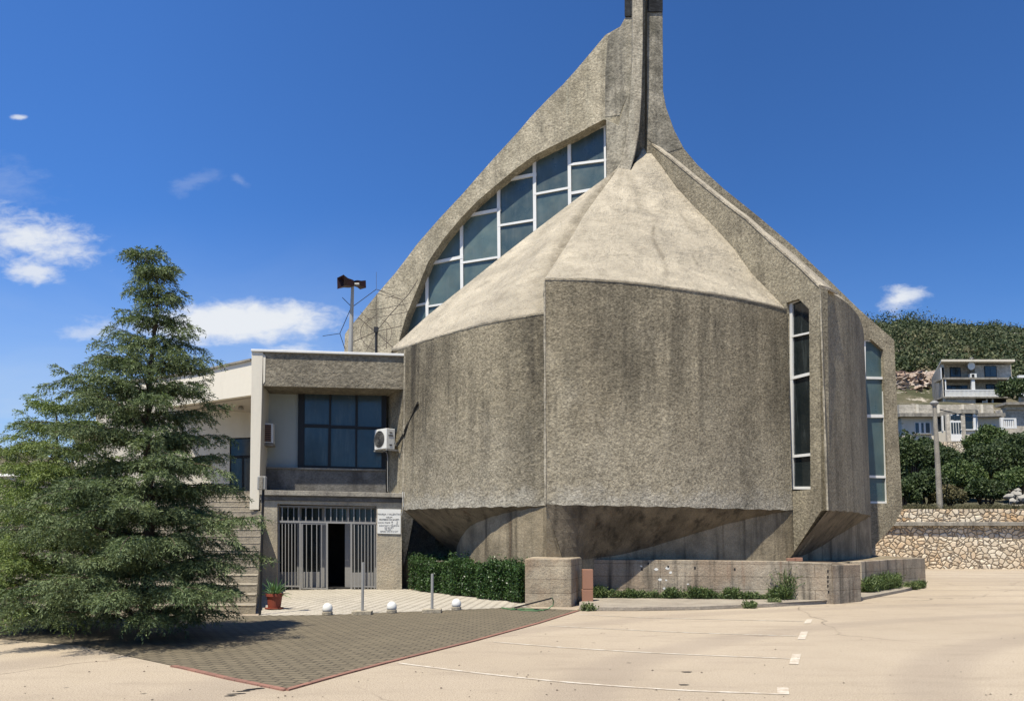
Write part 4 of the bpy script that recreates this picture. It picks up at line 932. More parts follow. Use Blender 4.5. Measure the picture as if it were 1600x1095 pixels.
# roof things
def loudspeakers():
    Y = 26.0; b = at(547, 560, Y)
    t = thing('loudspeaker_mast', (b.x, b.y, b.z-.3), 'metal mast with dark red horn loudspeakers on the annex roof', 'mast')
    top = at(551, 447, Y)
    m = MB(); m.tube([Vector((b.x, Y, b.z-.3)), Vector((b.x+.02, Y, at(548, 505, Y).z)), Vector((top.x, Y, top.z))], [.085, .07, .05], 10); m.build('pole', 'postmetal', t)
    def horn(throat, mouth, r0, r1, mat='hornred'):
        th, mo = Vector(throat), Vector(mouth); d = (mo-th).normalized(); u = d.cross(Vector((0, 0, 1))).normalized(); v = u.cross(d)
        mm = MB(); rows = []
        for f, r in ((0, r0), (.15, r0*1.2), (.55, r0+(r1-r0)*.35), (.85, r0+(r1-r0)*.75), (1, r1), (.98, r1*.93), (.5, r0*.9), (.45, .01)):
            c_ = th.lerp(mo, f); rows.append([c_+u*a*r*1.15+v*bb*r for a, bb in ((-1, -1), (1, -1), (1, 1), (-1, 1))])
        mm.grid(rows, True); return mm.build('horn', mat, t)
    th = at(552, 444, Y)
    horn(th+Vector((-.02, .0, 0)), at(535, 444, Y)+Vector((.0, -.30, -.02)), .09, .19)
    horn(th+Vector((.03, .05, .06)), at(564, 440, Y)+Vector((0, .35, 0)), .07, .13)
    m = MB(); m.tube([th+Vector((-.15, 0, 0)), th+Vector((.2, 0, 0))], .04, 8); m.build('clamp', 'postmetal', t)
    m = MB(); e = at(550, 480, Y); m.tube([at(535, 465, Y), e], .012, 5); m.tube([e, at(588, 452, Y+.3)], .012, 5); m.tube([at(548, 482, Y), at(531, 521, Y+.1), at(539, 545, Y+.2)], .012, 5); m.tube([at(504, 525, Y), at(531, 521, Y+.1)], .01, 5); m.build('stay_wire', 'black', t)
loudspeakers()
def antenna():
    Y = 26.2; b = at(588, 560, Y)
    t = thing('roof_antenna', (b.x, b.y, b.z-.2), 'tangle of thin wire aerials on a short mast on the annex roof', 'antenna')
    hub = at(588, 515, Y)
    m = MB(); m.tube([Vector((b.x, Y, b.z-.2)), hub], .045, 8); m.box(hub.x-.07, hub.x+.07, Y-.08, Y+.02, hub.z-.1, hub.z+.08); m.build('mast', 'black', t)
    m = MB()
    def wseg(*p, r=.012, dy=0):
        m.tube([at(x, y, Y+dy) for x, y in p], r*.75, 5)
    wseg((560, 496), (588, 520), (614, 543), r=.017); wseg((552, 534), (588, 518), (628, 509), r=.016); wseg((588, 518), (608, 493), (640, 458), (653, 437), r=.017)
    wseg((563, 487), (580, 503), r=.012, dy=-.05); wseg((572, 549), (588, 520)); wseg((590, 520), (606, 532), dy=.1)
    m.build('boom', 'wire', t)
    m = MB()
    wseg((574, 485), (600, 482), (638, 474)); wseg((575, 498), (608, 493), (638, 487)); wseg((588, 452), (588, 425), r=.008); wseg((588, 452), (627, 468), (637, 488)); wseg((590, 459), (627, 468)); wseg((588, 452), (626, 463), r=.01)
    wseg((588, 459), (588, 510), r=.008); wseg((606, 450), (616, 449), (615, 440)); wseg((602, 466), (616, 462)); wseg((572, 505), (590, 490))
    wseg(*[(588+27*cos(a)*.9, 520+22*sin(a)) for a in [k*pi/8 for k in range(-3, 6)]]); wseg(*[(586+27*cos(a)*.85, 520+24*sin(a)) for a in [k*pi/8 for k in range(5, 12)]]); wseg((604, 513), (604, 545)); wseg((568, 540), (586, 547))
    m.build('element', 'wire', t)
antenna()

# ================================================================== forecourt
def bollard(px, py, lab):
    c = atz(px, py)
    t = thing('bollard', (c.x, c.y, 0), lab, 'bollard', 'white dome bollards along the paving')
    MB().lathe(c, [(.102, 0), (.108, .02), (.108, .07), (.09, .08)], 20).build('base', 'gatecol', t, smooth=False)
    MB().lathe(c+Vector((0, 0, .081)), [(.088, 0), (.102, .015), (.106, .05), (.098, .10), (.075, .14), (.04, .165), (.01, .17)], 20).build('dome', 'plastic', t, smooth=True)
bollard(511.5, 961, 'white domed bollard nearest the plant pot'); bollard(612, 958, 'white domed bollard between the two steel posts'); bollard(713, 953, 'white domed bollard nearest the hedge')
def spost(px, py, ytop, lab):
    c = atz(px, py); t = thing('steel_post', (c.x, c.y, 0), lab, 'post', 'steel posts on concrete feet')
    MB().box(c.x-.2, c.x+.2, c.y-.12, c.y+.12, 0, .085).build('foot', 'gatecol', t, bevel=.012)
    MB().tube([c+Vector((0, 0, .08)), Vector((c.x, c.y, at(px, ytop, c.y).z))], .029, 10).build('pole', 'postmetal', t)
spost(566, 960, 878, 'steel post on a concrete foot in front of the gate'); spost(675, 957, 896, 'steel post on a concrete foot in front of the hedge')
c = atz(428.5, 952)
pot = thing('potted_aloe', (c.x, c.y, 0), 'spiky green aloe in a terracotta coloured pot beside the steps', 'potted plant')
MB().lathe(c+Vector((0, 0, .012)), [(.17, 0), (.2, .015), (.205, .035), (.15, .036)], 22).build('saucer', 'terracotta', pot)
MB().lathe(c+Vector((0, 0, .05)), [(.135, 0), (.165, .24), (.19, .245), (.19, .3), (.17, .302), (.165, .27), (.02, .265)], 22).build('pot', 'terracotta', pot)
rng = np.random.default_rng(4)
m = MB()
for k in range(46):
    a = rng.uniform(0, 2*pi); el = rng.uniform(.1, 1.35); L = rng.uniform(.18, .40); b0 = c+Vector((.07*cos(a), .07*sin(a), .32+rng.uniform(0, .12)*(el > .8)))
    d = Vector((cos(a)*cos(el), sin(a)*cos(el), sin(el))); sd = Vector((-sin(a), cos(a), 0))*.022; pts = []
    for f, w in ((0, .8), (.35, 1), (.7, .6), (1, .05)):
        p = b0+d*L*f-Vector((0, 0, .10*f*f*cos(el))); pts.append([p-sd*w, p+Vector((0, 0, -.008)), p+sd*w])
    m.grid(pts)
m.build('leaves', 'aloe', pot)
# hose and black strip by the pier
hs_ = thing('garden_hose', atz(830, 950).to_tuple(), 'green hose loops with a raised black bar lying before the pier', 'hose')
m = MB(); m.tube([atz(800, 950, .02), atz(815, 953, .02), atz(840, 954, .02), atz(856, 951, .02), atz(864, 945, .1), atz(865, 938, .2), atz(862, 933.5, .28)], .013, 6)
m.tube([atz(784, 949, .02), atz(800, 952, .02), atz(820, 950.5, .02), atz(838, 952, .02), atz(850, 953, .02)], .016, 6); m.build('loop', 'hose', hs_)
m = MB(); a, b = at(803, 949, 17.6), at(862, 934, 17.3); m.bar(a, b, (0, .03, 0), (0, 0, .014)); m.build('bar', 'black', hs_)
m = MB(); m.grid([[at(x, y, 17.9+dy) for x, y in ((822, 950), (830, 944), (840, 941.5), (850, 943.5), (860, 949))] for dy in (0, .12)]); m.build('strap', 'postmetal', hs_)

# hedge
rng = np.random.default_rng(11)
hA, hB = atz(636, 921.5), atz(812, 943)
hd = thing('hedge', ((hA.x+hB.x)/2, (hA.y+hB.y)/2, 0), 'clipped dark green hedge beneath the overhanging church wall', 'hedge')
n = 62000
u = rng.uniform(0, 1, n); wv = rng.uniform(0, 1, n); hh = rng.uniform(0, 1, n)
face = rng.uniform(0, 1, n); shell = rng.uniform(0, .16, n)
wv = np.where(face < .5, shell, wv); hh = np.where(face > .62, 1-shell, hh)
e = np.array((hB-hA).normalized()); Lh = (hB-hA).length; nn_ = np.array([-e[1], e[0], 0]); 
if nn_[0] < 0: nn_ = -nn_
bumpx = .09*np.sin(u*23)+.05*np.sin(u*57+2)+rng.normal(0, .035, n)
top = .88+.08*np.sin(u*17)+.05*np.sin(u*41+1)+rng.normal(0, .03, n)+(np.sin(u*140)+np.sin(u*83+1) > 1.55)*rng.uniform(0, .2, n)
P = np.array(hA)+np.outer(u*Lh, e)+np.outer(wv*.95+bumpx*(wv < .3), nn_); P[:, 2] = .05+hh*(top-.05)
D = nrm(rng.normal(size=(n, 3)))*.055*rng.uniform(.7, 1.3, (n, 1)); Wd = nrm(np.cross(D, rng.normal(size=(n, 3))))*.017
V, Qd = rhombi(P, D, Wd); fastmesh('leaves', V, Qd, 'hedge', hd)
m = MB()
for k in range(60):
    a = hA.lerp(hB, (k+.5)/60)+Vector(nn_)*random.uniform(.2, .7); m.tube([a, a+Vector((random.uniform(-.1, .1), random.uniform(-.1, .1), random.uniform(.6, .85)))], [.014, .005], 4)
m.build('stems', 'bark', hd)
# weeds
def weeds(pts, name, lab, n_per=60, h=.2, seed=1, mat='weed'):
    rng = np.random.default_rng(seed); parts = []
    for (p, hh_, r, cnt) in pts:
        c_ = np.array(p); a = rng.uniform(0, 2*pi, cnt); rr = r*np.sqrt(rng.uniform(0, 1, cnt))
        B = c_+np.stack([rr*np.cos(a), rr*np.sin(a)*.5, np.zeros(cnt)], 1)
        for lev in range(3):
            D = nrm(rng.normal(0, .55, (cnt, 3))+[0, 0, 1.0])*hh_*.42*rng.uniform(.5, 1.2, (cnt, 1)); Wd = nrm(np.cross(D, rng.normal(size=(cnt, 3))))*.010
            parts.append(rhombi(B, D, Wd)); B = B+D*.75
            D2 = nrm(rng.normal(size=(cnt, 3)))*.045; parts.append(rhombi(B, D2, nrm(np.cross(D2, rng.normal(size=(cnt, 3))))*.018))
    V, Qd = joinV(parts); o = fastmesh(name, V, Qd, mat, base=pts[0][0]); return o
wl = []
rr_ = random.Random(5)
def wallpt(px, z=.085, fwd=.1):
    for i in range(3):
        a, b = wp[i], wp[i+1]; pa, pb = 800+1244*a[0]/a[1], 800+1244*b[0]/b[1]
        if pa <= px <= pb: f = (px-pa)/(pb-pa); return (a[0]+(b[0]-a[0])*f, a[1]+(b[1]-a[1])*f-fwd, z)
for px in range(930, 1225, 9): wl.append((wallpt(px), rr_.uniform(.10, .24), .10, 50))
w0 = weeds(wl, 'grass', '', seed=2); tag(w0, kind='stuff')
cl = [(935, .34, 60), (985, .26, 40), (1046, .32, 60), (1083, .34, 70), (1100, .28, 50), (1138, .32, 70), (1160, .2, 30)]
names = ['dark weed clump beside the reddish block post', 'low weed clump left of the first wall holes', 'weed clump under the white spots on the wall', 'weed clump in the middle of the retaining wall foot', 'weed clump just right of the middle of the wall foot', 'weed clump left of the tallest weed', 'sparse weed tuft left of the tallest weed']
for (px, h_, cnt), lb in zip(cl, names):
    o = weeds([(wallpt(px, fwd=.14), h_, .15, cnt*3)], 'weed_clump', lb, seed=px, mat='bush2'); tag(o, lb, 'weed', 'weed clumps along the wall foot')
o = weeds([(wallpt(1213, fwd=.14), .36, .22, 330), (wallpt(1219, fwd=.12), .85, .07, 70)], 'weed_clump', '', seed=77, mat='bush2'); tag(o, 'tallest weed growing up the low retaining wall', 'weed', 'weed clumps along the wall foot')
for px, py, lb in ((918, 954, 'pale flowering weed at the corner of the paving'), (1171, 950, 'small weed on the kerb edge below the wall'), (1210, 946, 'weed tuft sprawling over the kerb edge')):
    o = weeds([(atz(px, py).to_tuple(), .2, .16, 90)], 'weed_clump', lb, seed=px); tag(o, lb, 'weed', 'weeds on the kerb edge')
rng_pts = []
for k in range(14):
    f = k/13; px = 1348+f*46; Y = 22.2+f*2.1; rng_pts.append(((X(px, Y-.15), Y-.15, .08), .55-.15*abs(f-.5), .16, 110))
o = weeds(rng_pts, 'weed_bed', '', seed=9, mat='bush2'); tag(o, 'bed of tall weeds against the rear retaining wall', 'weeds')
for px, py, lb in ((1424, 921, 'dry weed tuft at the rear kerb'), (1436, 919, 'dark round weed at the far end of the rear kerb')):
    o = weeds([(atz(px, py).to_tuple(), .3, .2, 150)], 'weed_clump', lb, seed=px, mat='weed' if px == 1424 else 'bush2'); tag(o, lb, 'weed', 'weeds on the kerb edge')

# ================================================================== conifers
def cedar(base, H, prof, seed, label, mat, bend=.5, nb=190, asym=None, step=.020, nl=.062, nw=.0072):
    rng = np.random.default_rng(seed); b = np.array(base)
    t = thing('conifer_tree', tuple(base), label, 'tree', 'conifers beside the steps')
    def trunk(z):
        f = np.clip((z/H-.86)/.14, 0, 1); return np.stack([b[0]-bend*f**2*.75+.05*np.sin(z*1.3), b[1]+0*z, b[2]+z-bend*.3*f**3], -1)
    zs = np.linspace(0, H, 26); tp_ = trunk(zs)
    wood = MB(); wood.tube([Vector(p) for p in tp_], [max(.008, .11*(1-z/H)**.9) for z in zs], 8)
    segP = []; segD = []; segL = []; segDr = []
    ph = rng.uniform(0, 6)
    for i in range(nb):
        z = H*(.035+.955*((i+.5)/nb)**1.0); z = z-.7*((z % .40)-.20)+rng.uniform(-.03, .03); az = ph+i*2.39996+rng.normal(0, .25)
        L = np.interp(z, *prof)*rng.choice([.55, .78, .92, 1.05, 1.16], p=[.16, .2, .32, .24, .08])*rng.uniform(.93, 1.07)
        if asym: L *= asym(az, z)
        dh = np.array([cos(az), sin(az), 0]); rise_ = .34+.34*z/H; droop = .32+.16*rng.normal()
        low = max(0, 1-z/.9)*.1
        side = np.array([-sin(az), cos(az), 0]); sw = rng.normal(0, .12)
        def bp(s): s = np.asarray(s)[..., None]; return trunk(np.array(z))+dh*L*s+side*sw*L*s**2+np.array([0, 0, 1])*L*((rise_+low)*s-droop*s**2.2)
        ss = np.linspace(0, 1, 7); wood.tube([Vector(p) for p in bp(ss)], [max(.004, .022*(L/1.5)*(1-s)) for s in ss], 4, caps=False)
        nt = max(6, int(L/.07)); s = np.linspace(.16, 1.0, nt)+rng.uniform(-.01, .01, nt); p0 = bp(s); tg = nrm(bp(s+.02)-bp(s-.02))
        sg_ = np.where(np.arange(nt) % 2 == 0, 1, -1)[:, None]
        ang = rng.uniform(.75, 1.15, (nt, 1))*(1-.55*s[:, None]**3)
        d = nrm(tg*np.cos(ang)+side*sg_*np.sin(ang)+np.array([0, 0, 1])*rng.normal(-.06, .16, (nt, 1)))
        l = (np.minimum(.42, .36*L*(1-s)+.15))*rng.uniform(.55, 1.3, nt)
        segP.append(p0); segD.append(d); segL.append(l); segDr.append(rng.uniform(.1, .55, nt))
        segP.append(bp(np.array([.93]))); segD.append(tg[-1:]); segL.append(np.array([.2])); segDr.append(np.array([.7]))
        # second order
        for m_ in range(nt):
            ns_ = int(l[m_]/.05)
            if ns_ < 2: continue
            q_ = np.linspace(.2, .95, ns_); pp_ = p0[m_]+np.outer(q_*l[m_], d[m_])+np.outer((q_**2)*l[m_]*-.3, [0, 0, 1])
            sd_ = nrm(np.cross(d[m_], [0, 0, 1.])); sgn = np.where(np.arange(ns_) % 2 == 0, 1, -1)[:, None]
            dd = nrm(d[m_]*.75+sd_*sgn*.65+np.array([0, 0, 1])*rng.normal(-.22, .35, (ns_, 1)))
            segP.append(pp_); segD.append(dd); segL.append(.07+.30*l[m_]*(1-q_)*rng.uniform(.7, 1.2, ns_)+.02); segDr.append(np.full(ns_, .5))
    # leader sprigs
    zz_ = np.linspace(.86*H, H, 26); segP.append(trunk(zz_)); dd = nrm(rng.normal(size=(26, 3))*[1, 1, .3]+[-.2, 0, .25]); segD.append(dd); segL.append(rng.uniform(.08, .2, 26)); segDr.append(np.full(26, .6))
    P0 = np.concatenate(segP); D0 = np.concatenate(segD); L0 = np.concatenate(segL); R0 = np.concatenate(segDr)
    cnt = np.maximum(2, (L0/step).astype(int)); idx = np.repeat(np.arange(len(L0)), cnt)
    within = np.arange(cnt.sum())-np.repeat(np.cumsum(cnt)-cnt, cnt); f = (within+.5)/cnt[idx]
    parts = []
    for rep in range(2):
        pos = P0[idx]+D0[idx]*(L0[idx]*f)[:, None]; pos[:, 2] -= R0[idx]*L0[idx]*f**2
        dirn = D0[idx].copy(); dirn[:, 2] -= 2*R0[idx]*f*.8; dirn = nrm(dirn)
        rad = nrm(np.cross(dirn, rng.normal(size=pos.shape))); dn = nrm(dirn*1.0+rad*.8)
        ln = nl*rng.uniform(.6, 1.15, (len(pos), 1)); Wd = nrm(np.cross(dn, rng.normal(size=pos.shape)))*nw
        parts.append(rhombi(pos, dn*ln, Wd))
    V, Qd = joinV(parts); V[:, 2] = np.maximum(V[:, 2], .02)
    fastmesh('crown', V, Qd, mat, t); wood.build('trunk', 'bark', t, fix=False)
    print('cedar quads', len(Qd)); return t
tb = atz(222, 1000); HT = at(222, 383, tb.y).z
prof1 = (np.array([0, .25, .5, 1.2, 2.0, 2.6, 3.1, 3.9, 4.3, 4.9, 5.4, 5.75, 6.1, 6.6]), np.array([1.35, 1.55, 1.6, 1.55, 1.42, 1.25, 1.15, .95, .85, .52, .34, .28, .22, .10]))
def as1(az, z):
    k = 1.0; left = -cos(az)
    if z > 2.6 and z < 5.1: k *= 1+(.34 if z < 4.3 else .12)*max(0, left)-.05*max(0, -left)
    if z < 2.6: k *= 1+.15*max(0, left)+.12*max(0, -sin(az))
    return k
cedar(tb, HT+.02, prof1, 3, 'tall dark green conifer with drooping tip on the paved corner', 'needle', nb=215, asym=as1)
t2 = atz(52, 985); t2 = Vector((X(88, 13.8), 13.8, 0))
prof2 = (np.array([0, .3, 1, 2, 2.6, 3.2, 3.8, 4.2]), np.array([1.6, 1.85, 1.75, 1.35, 1.05, .72, .4, .08]))
cedar(t2, 4.0, prof2, 8, 'shorter lighter green conifer at the left edge behind the tall one', 'needle2', bend=.15, nb=150, nl=.055, nw=.007)

# ================================================================== right background
w3 = [(X(1250, 39.8), 39.8), (X(1600, 39.8), 39.8), (X(1600, 39.8)+22, 39.4)]
m = planwall(w3, .6, 2.12); tag(m.build('stone_wall', 'rubble'), 'pale rubble stone retaining wall with dark joints beyond the yard', 'wall')
m = MB(); m.hexa([(X(1230, 39.8), 39.66, 2.125), (X(1600, 39.8)+22, 39.25, 2.125), (X(1600, 39.8)+22, 41.3, 2.125), (X(1230, 39.8), 41.6, 2.125)], [(X(1230, 39.8), 39.66, 2.33), (X(1600, 39.8)+22, 39.25, 2.33), (X(1600, 39.8)+22, 41.3, 2.33), (X(1230, 39.8), 41.6, 2.33)])
tag(m.build('ledge', 'slab', bevel=.02), 'grey concrete ledge between the two stone walls', 'ledge')
m = planwall([(X(1250, 41), 41.3), (X(1600, 41), 41.3), (X(1600, 41)+22, 41.0)], .5, 3.02, 2.1); tag(m.build('stone_wall', 'rubble_up'), 'low orange tinged rubble wall on top of the grey ledge', 'wall')
# terrain
def ter(x, y):
    f = np.interp(y, [40, 42, 46, 60, 68, 74, 76, 88, 92, 97, 104, 120, 150, 190, 225, 245, 300, 420], [2.0, 2.9, 3.1, 5.6, 7.6, 10.0, 10.6, 16.2, 17.2, 17.6, 21.5, 28, 39.5, 50.5, 59.5, 61.5, 55, 30])
    pxx = x/np.maximum(y, 1)*1244+800
    g_ = np.interp(pxx, [1000, 1150, 1300, 1440, 1600, 1800, 2400], [.1, .45, .97, 1.02, .97, .92, .8])
    far = np.clip((y-100)/60, 0, 1)
    return f*(1-far+far*g_)+far*(1.2*np.sin(x*.11)+.8*np.sin(y*.13+x*.05))*np.clip((y-100)/40, 0, 1)
xs = np.linspace(12, 290, 110); ys = np.concatenate([np.linspace(41.5, 120, 50), np.linspace(123, 420, 70)])
rng = np.random.default_rng(3)
XX, YY = np.meshgrid(xs, ys); ZZ = ter(XX, YY)+rng.normal(0, .12, XX.shape)*np.clip((YY-60)/60, 0, 1)
XX = XX*1.0
V = np.stack([XX, YY, ZZ], -1).reshape(-1, 3); nx = len(xs); idx = np.arange(len(V)).reshape(len(ys), nx)
Qd = np.stack([idx[:-1, :-1], idx[:-1, 1:], idx[1:, 1:], idx[1:, :-1]], -1).reshape(-1, 4)
o = fastmesh('hill', V, Qd, 'hill'); tag(o, kind='structure')
# left far hill
xs = np.linspace(-330, -60, 60); ys = np.linspace(300, 480, 24); XX, YY = np.meshgrid(xs, ys)
ZZ = (np.interp(XX, [-330, -262, -240, -215, -190, -60], [52, 46, 37, 30, 22, 0])*np.clip((YY-300)/90, 0, 1)+np.random.default_rng(1).normal(0, .8, XX.shape))
V = np.stack([XX, YY, ZZ], -1).reshape(-1, 3); idx = np.arange(len(V)).reshape(24, 60)
Qd = np.stack([idx[:-1, :-1], idx[:-1, 1:], idx[1:, 1:], idx[1:, :-1]], -1).reshape(-1, 4)
o = fastmesh('hill', V, Qd, 'hill'); tag(o, kind='structure')
# scrub on the hill
rng = np.random.default_rng(21); parts = []; parts_b = []; parts_c = []
def inframe(px): return (px > 1300)
nb_ = 0
while nb_ < 3300:
    y = 102+170*rng.uniform()**.9; px = rng.uniform(1190, 1760)
    if px < 1370 and rng.uniform() < .3: y = rng.uniform(48, 104)
    x = (px-800)/1244*y
    if 88 < y < 112 and px < 1470: continue
    # rocky gaps
    if math.sin(x*.21+y*.07)+math.sin(y*.17-x*.05)+rng.normal(0, .5) > (1.25 if y < 175 else .55): continue
    r = rng.uniform(.9, 2.6)*(.7 if y > 190 else 1); z = float(ter(np.array(x), np.array(y)))
    r *= rng.choice([.55, .8, 1.0, 1.45]); v, qd = leafcloud((x, y, z+r*.45), (r*1.1, r, r*rng.uniform(.7, 1.15)), 80, .42, rng, lumps=6, spread=.5); (parts if rng.uniform() < .62 else parts_b if rng.uniform() < .75 else parts_c).append((v, qd)); nb_ += 1
for pp_, mm_ in ((parts, 'hillbush'), (parts_b, 'hillolive'), (parts_c, 'bush3')):
    V, Qd = joinV(pp_); o = fastmesh('scrub', V, Qd, mm_); tag(o, kind='stuff')
m = MB(); r7 = random.Random(7); k = 0
while k < 420:
    y = r7.uniform(150, 238) if r7.random() < .8 else r7.uniform(112, 150); px = r7.uniform(1340, 1700); x = (px-800)/1244*y
    if math.sin(x*.21+y*.07)+math.sin(y*.17-x*.05) < .1: continue
    z = float(ter(np.array(x), np.array(y))); rr = r7.uniform(.3, 1.2); k += 1; tx, ty = r7.uniform(-.6, .6)*rr, r7.uniform(-.4, .4)*rr
    m.add([Vector((x+rr*1.5*cos(a)*r7.uniform(.7, 1.2), y+rr*sin(a), z-.4+rr*r7.uniform(.1, .5))) for a in [i*pi/3 for i in range(6)]]+[Vector((x+tx, y+ty, z+rr*.55))], [(i, (i+1) % 6, 6) for i in range(6)])
tag(m.build('rocks', 'hillrock', fix=False), kind='stuff')
parts = []
for k in range(260):
    y = rng.uniform(300, 400); x = -rng.uniform(200, 290); z = float(np.interp(x, [-330, -262, -240, -215, -190, -60], [52, 46, 37, 30, 22, 0])*np.clip((y-300)/90, 0, 1))
    parts.append(leafcloud((x, y, z+1), (3, 3, 2), 30, 1.4, rng, lumps=4, spread=.5))
V, Qd = joinV(parts); o = fastmesh('scrub', V, Qd, 'hillbush'); tag(o, kind='stuff')
# nearer shrubs behind the wall
def shrub(px, pyc, Y, rx, rz, lab, mat, n=9000, size=.24, seed=0):
    rx = rx*Y/F/1.02; rz = rz*Y/F/1.08; size = .17; n = int(n*1.7)
    rng = np.random.default_rng(seed+int(px)); c = at(px, pyc, Y)
    z0 = float(ter(np.array(c.x), np.array(Y)))
    t = thing('shrub', (c.x, Y, z0), lab, 'shrub', 'shrubs on the slope')
    V, Qd = leafcloud((c.x, Y, c.z), (rx, rx*.8, rz), n, size, rng, lumps=34, spread=.40); fastmesh('crown', V, Qd, mat, t)
    m = MB()
    for k in range(7):
        a = rng.uniform(0, 2*pi); m.tube([Vector((c.x, Y, z0-.3)), Vector((c.x+.3*rx*cos(a), Y+.3*rx*sin(a), (z0+c.z)/2)), Vector((c.x+.6*rx*cos(a), Y+.6*rx*sin(a), c.z+.3*rz))], [.12, .07, .03], 5)
    m.build('trunk', 'bark', t)
for i, a in enumerate((
    (1424, 722, 52, 40, 50, 'dark bushy shrub directly right of the church edge', 'bush', 15000),
    (1448, 705, 58, 26, 26, 'rounded shrub below the shuttered window of the lower house', 'bush', 7000),
    (1445, 760, 47, 34, 32, 'low dark shrub just left of the lamp post foot', 'bush', 8000),
    (1500, 748, 50, 38, 34, 'green shrub right of the lamp post below the terrace wall', 'bush2', 10000),
    (1478, 774, 46, 26, 20, 'low olive shrub at the wall beside the lamp post foot', 'bush3', 6000),
    (1540, 730, 54, 46, 44, 'large shrub below the right half of the lower house', 'bush', 14000),
    (1545, 690, 62, 34, 30, 'light topped shrub hiding the right wall of the lower house', 'bush2', 9000),
    (1592, 712, 56, 44, 46, 'big dark shrub at the right edge of the picture', 'bush', 14000),
    (1592, 752, 49, 34, 24, 'low shrub above the pale rocks', 'bush2', 8000),
    (1540, 768, 46, 34, 22, 'low shrub left of the pale rocks', 'bush', 8000),
    (1478, 722, 55, 26, 26, 'shrub right behind the lamp post', 'bush', 8000),
    (1645, 722, 55, 44, 50, 'shrub cut off by the right picture edge', 'bush', 8000),
    (1408, 772, 46, 24, 24, 'low shrub touching the church edge above the wall', 'bush', 7000))):
    shrub(*a, seed=i*13)
dg = []
r9 = random.Random(9)
for k in range(150):
    px = r9.uniform(1395, 1660); Y = r9.uniform(42, 46); x = X(px, Y); dg.append(((x, Y, float(ter(np.array(x), np.array(Y)))), r9.uniform(.25, .5), .5, 40))
o = weeds(dg, 'grass', '', seed=15, mat='bush3'); tag(o, kind='stuff')
def rockpile(name, spots, label, cat, mat='rock', seed=3):
    rng = random.Random(seed); m = MB()
    for (x, y, z, r) in spots:
        bm = bmesh.new(); bmesh.ops.create_icosphere(bm, subdivisions=2, radius=r)
        vs = [Vector((x, y, z))+Vector((v.co.x*(1+rng.uniform(-.3, .3)), v.co.y*(1+rng.uniform(-.3, .3)), v.co.z*.75*(1+rng.uniform(-.3, .3)))) for v in bm.verts]
        m.add(vs, [tuple(v.index for v in f.verts) for f in bm.faces]); bm.free()
    return tag(m.build(name, mat), label, cat)
for i, (px, py, Y, r) in enumerate(((1577, 776, 44, .26), (1587, 773, 44.6, .30), (1597, 778, 43.8, .28), (1583, 783, 43.4, .22), (1590, 766, 45.5, .18))):
    p = at(px, py, Y); rockpile('rock', [(p.x, p.y, p.z, r)], ['pale rock at the left of the heap above the wall', 'largest pale rock of the heap above the wall', 'pale rock at the right edge of the heap', 'lowest pale rock of the heap above the wall', 'small topmost rock of the heap above the wall'][i], 'rock', 'hillrock', i)
# quarry face
m = MB(); rows = []
rng = np.random.default_rng(6)
for j in range(26):
    f = j/25; row = []
    for i in range(60):
        px = 1350+i*2.1; Y = 100+f*5; b_ = at(px, 640-f*(52+10*math.sin(i*.5)*f), Y); row.append(b_+Vector(rng.normal(0, .38, 3)*[1, 1.6, .7]))
    rows.append(row)
m.grid(rows); m.grid([rows[-1], [p+Vector((0, 14, 1.5)) for p in rows[-1]]])
tag(m.build('quarry_face', 'rock'), kind='structure')

# houses
def pb(m, x0, y0, x1, y1, Y, D):
    """box whose front face spans the given picture rectangle at distance Y"""
    a, b = at(x0, y1, Y), at(x1, y0, Y); m.box(a.x, b.x, Y, Y+D, a.z, b.z); return m
def part(parent, name, mat, rects, bevel=0, base=None):
    m = MB()
    for r in rects: pb(m, *r)
    return m.build(name, mat, parent, base=BASE[base or parent], bevel=bevel)
Y = 72.0
c = at(1490, 690, Y)
h1 = thing('lower_house', (c.x, Y, c.z), 'cream single storey house with bay window and concrete terrace on its roof', 'house')
part(h1, 'wall', 'housewall', [(1410, 650, 1464, 696, Y, 8), (1520, 650, 1566, 700, Y, 8), (1464, 650, 1520, 696, Y+.6, 7)])
part(h1, 'roof_slab', 'slab', [(1406, 645, 1571, 650.5, Y-.7, 9)])
part(h1, 'terrace_parapet', 'houseblock', [(1405, 632, 1552, 645.5, Y-.3, .3), (1405, 632, 1409, 645.5, Y, 8)])
for x in (1432, 1465, 1503, 1533): part(h1, 'parapet_pier', 'housewall', [(x, 631.5, x+3, 645.5, Y-.38, .1)])
# bay
bx = [(1463, 0), (1470, -1.3), (1482, -1.9), (1503, -1.9), (1514, -1.3), (1521, 0)]
def bayring(y0, y1, name, mat, scale=1.0):
    m = MB(); lo_ = []; hi_ = []
    for x, d in bx:
        a = at(x, y1, Y); b = at(x, y0, Y); lo_.append(Vector((a.x, Y+d*scale, a.z))); hi_.append(Vector((a.x, Y+d*scale, b.z)))
    m.grid([lo_, hi_]); n_ = len(lo_); m.add(lo_, [tuple(range(n_))]); m.add(hi_, [tuple(range(n_))]); return m.build(name, mat, h1)
bayring(676, 692, 'bay_wall', 'housewall'); bayring(645, 651, 'bay_roof', 'slab', 1.12); bayring(675, 676.5, 'bay_sill', 'whitetrim', 1.08)
bw_ = bayring(651, 675, 'bay_window', 'glass_dark', .97)
m = MB()
for x, d in ((1463.5, -.15), (1467, -.75), (1470.5, -1.25), (1474, -1.5), (1480.5, -1.85), (1504, -1.9), (1512, -1.4), (1517, -.75), (1520.5, -.1)):
    a, b = at(x, 675, Y), at(x, 651, Y); m.box(a.x-.10, a.x+.10, Y+d-.06, Y+d+.1, a.z, b.z)
m.build('frame', 'whitetrim', bw_, base=BASE[h1])
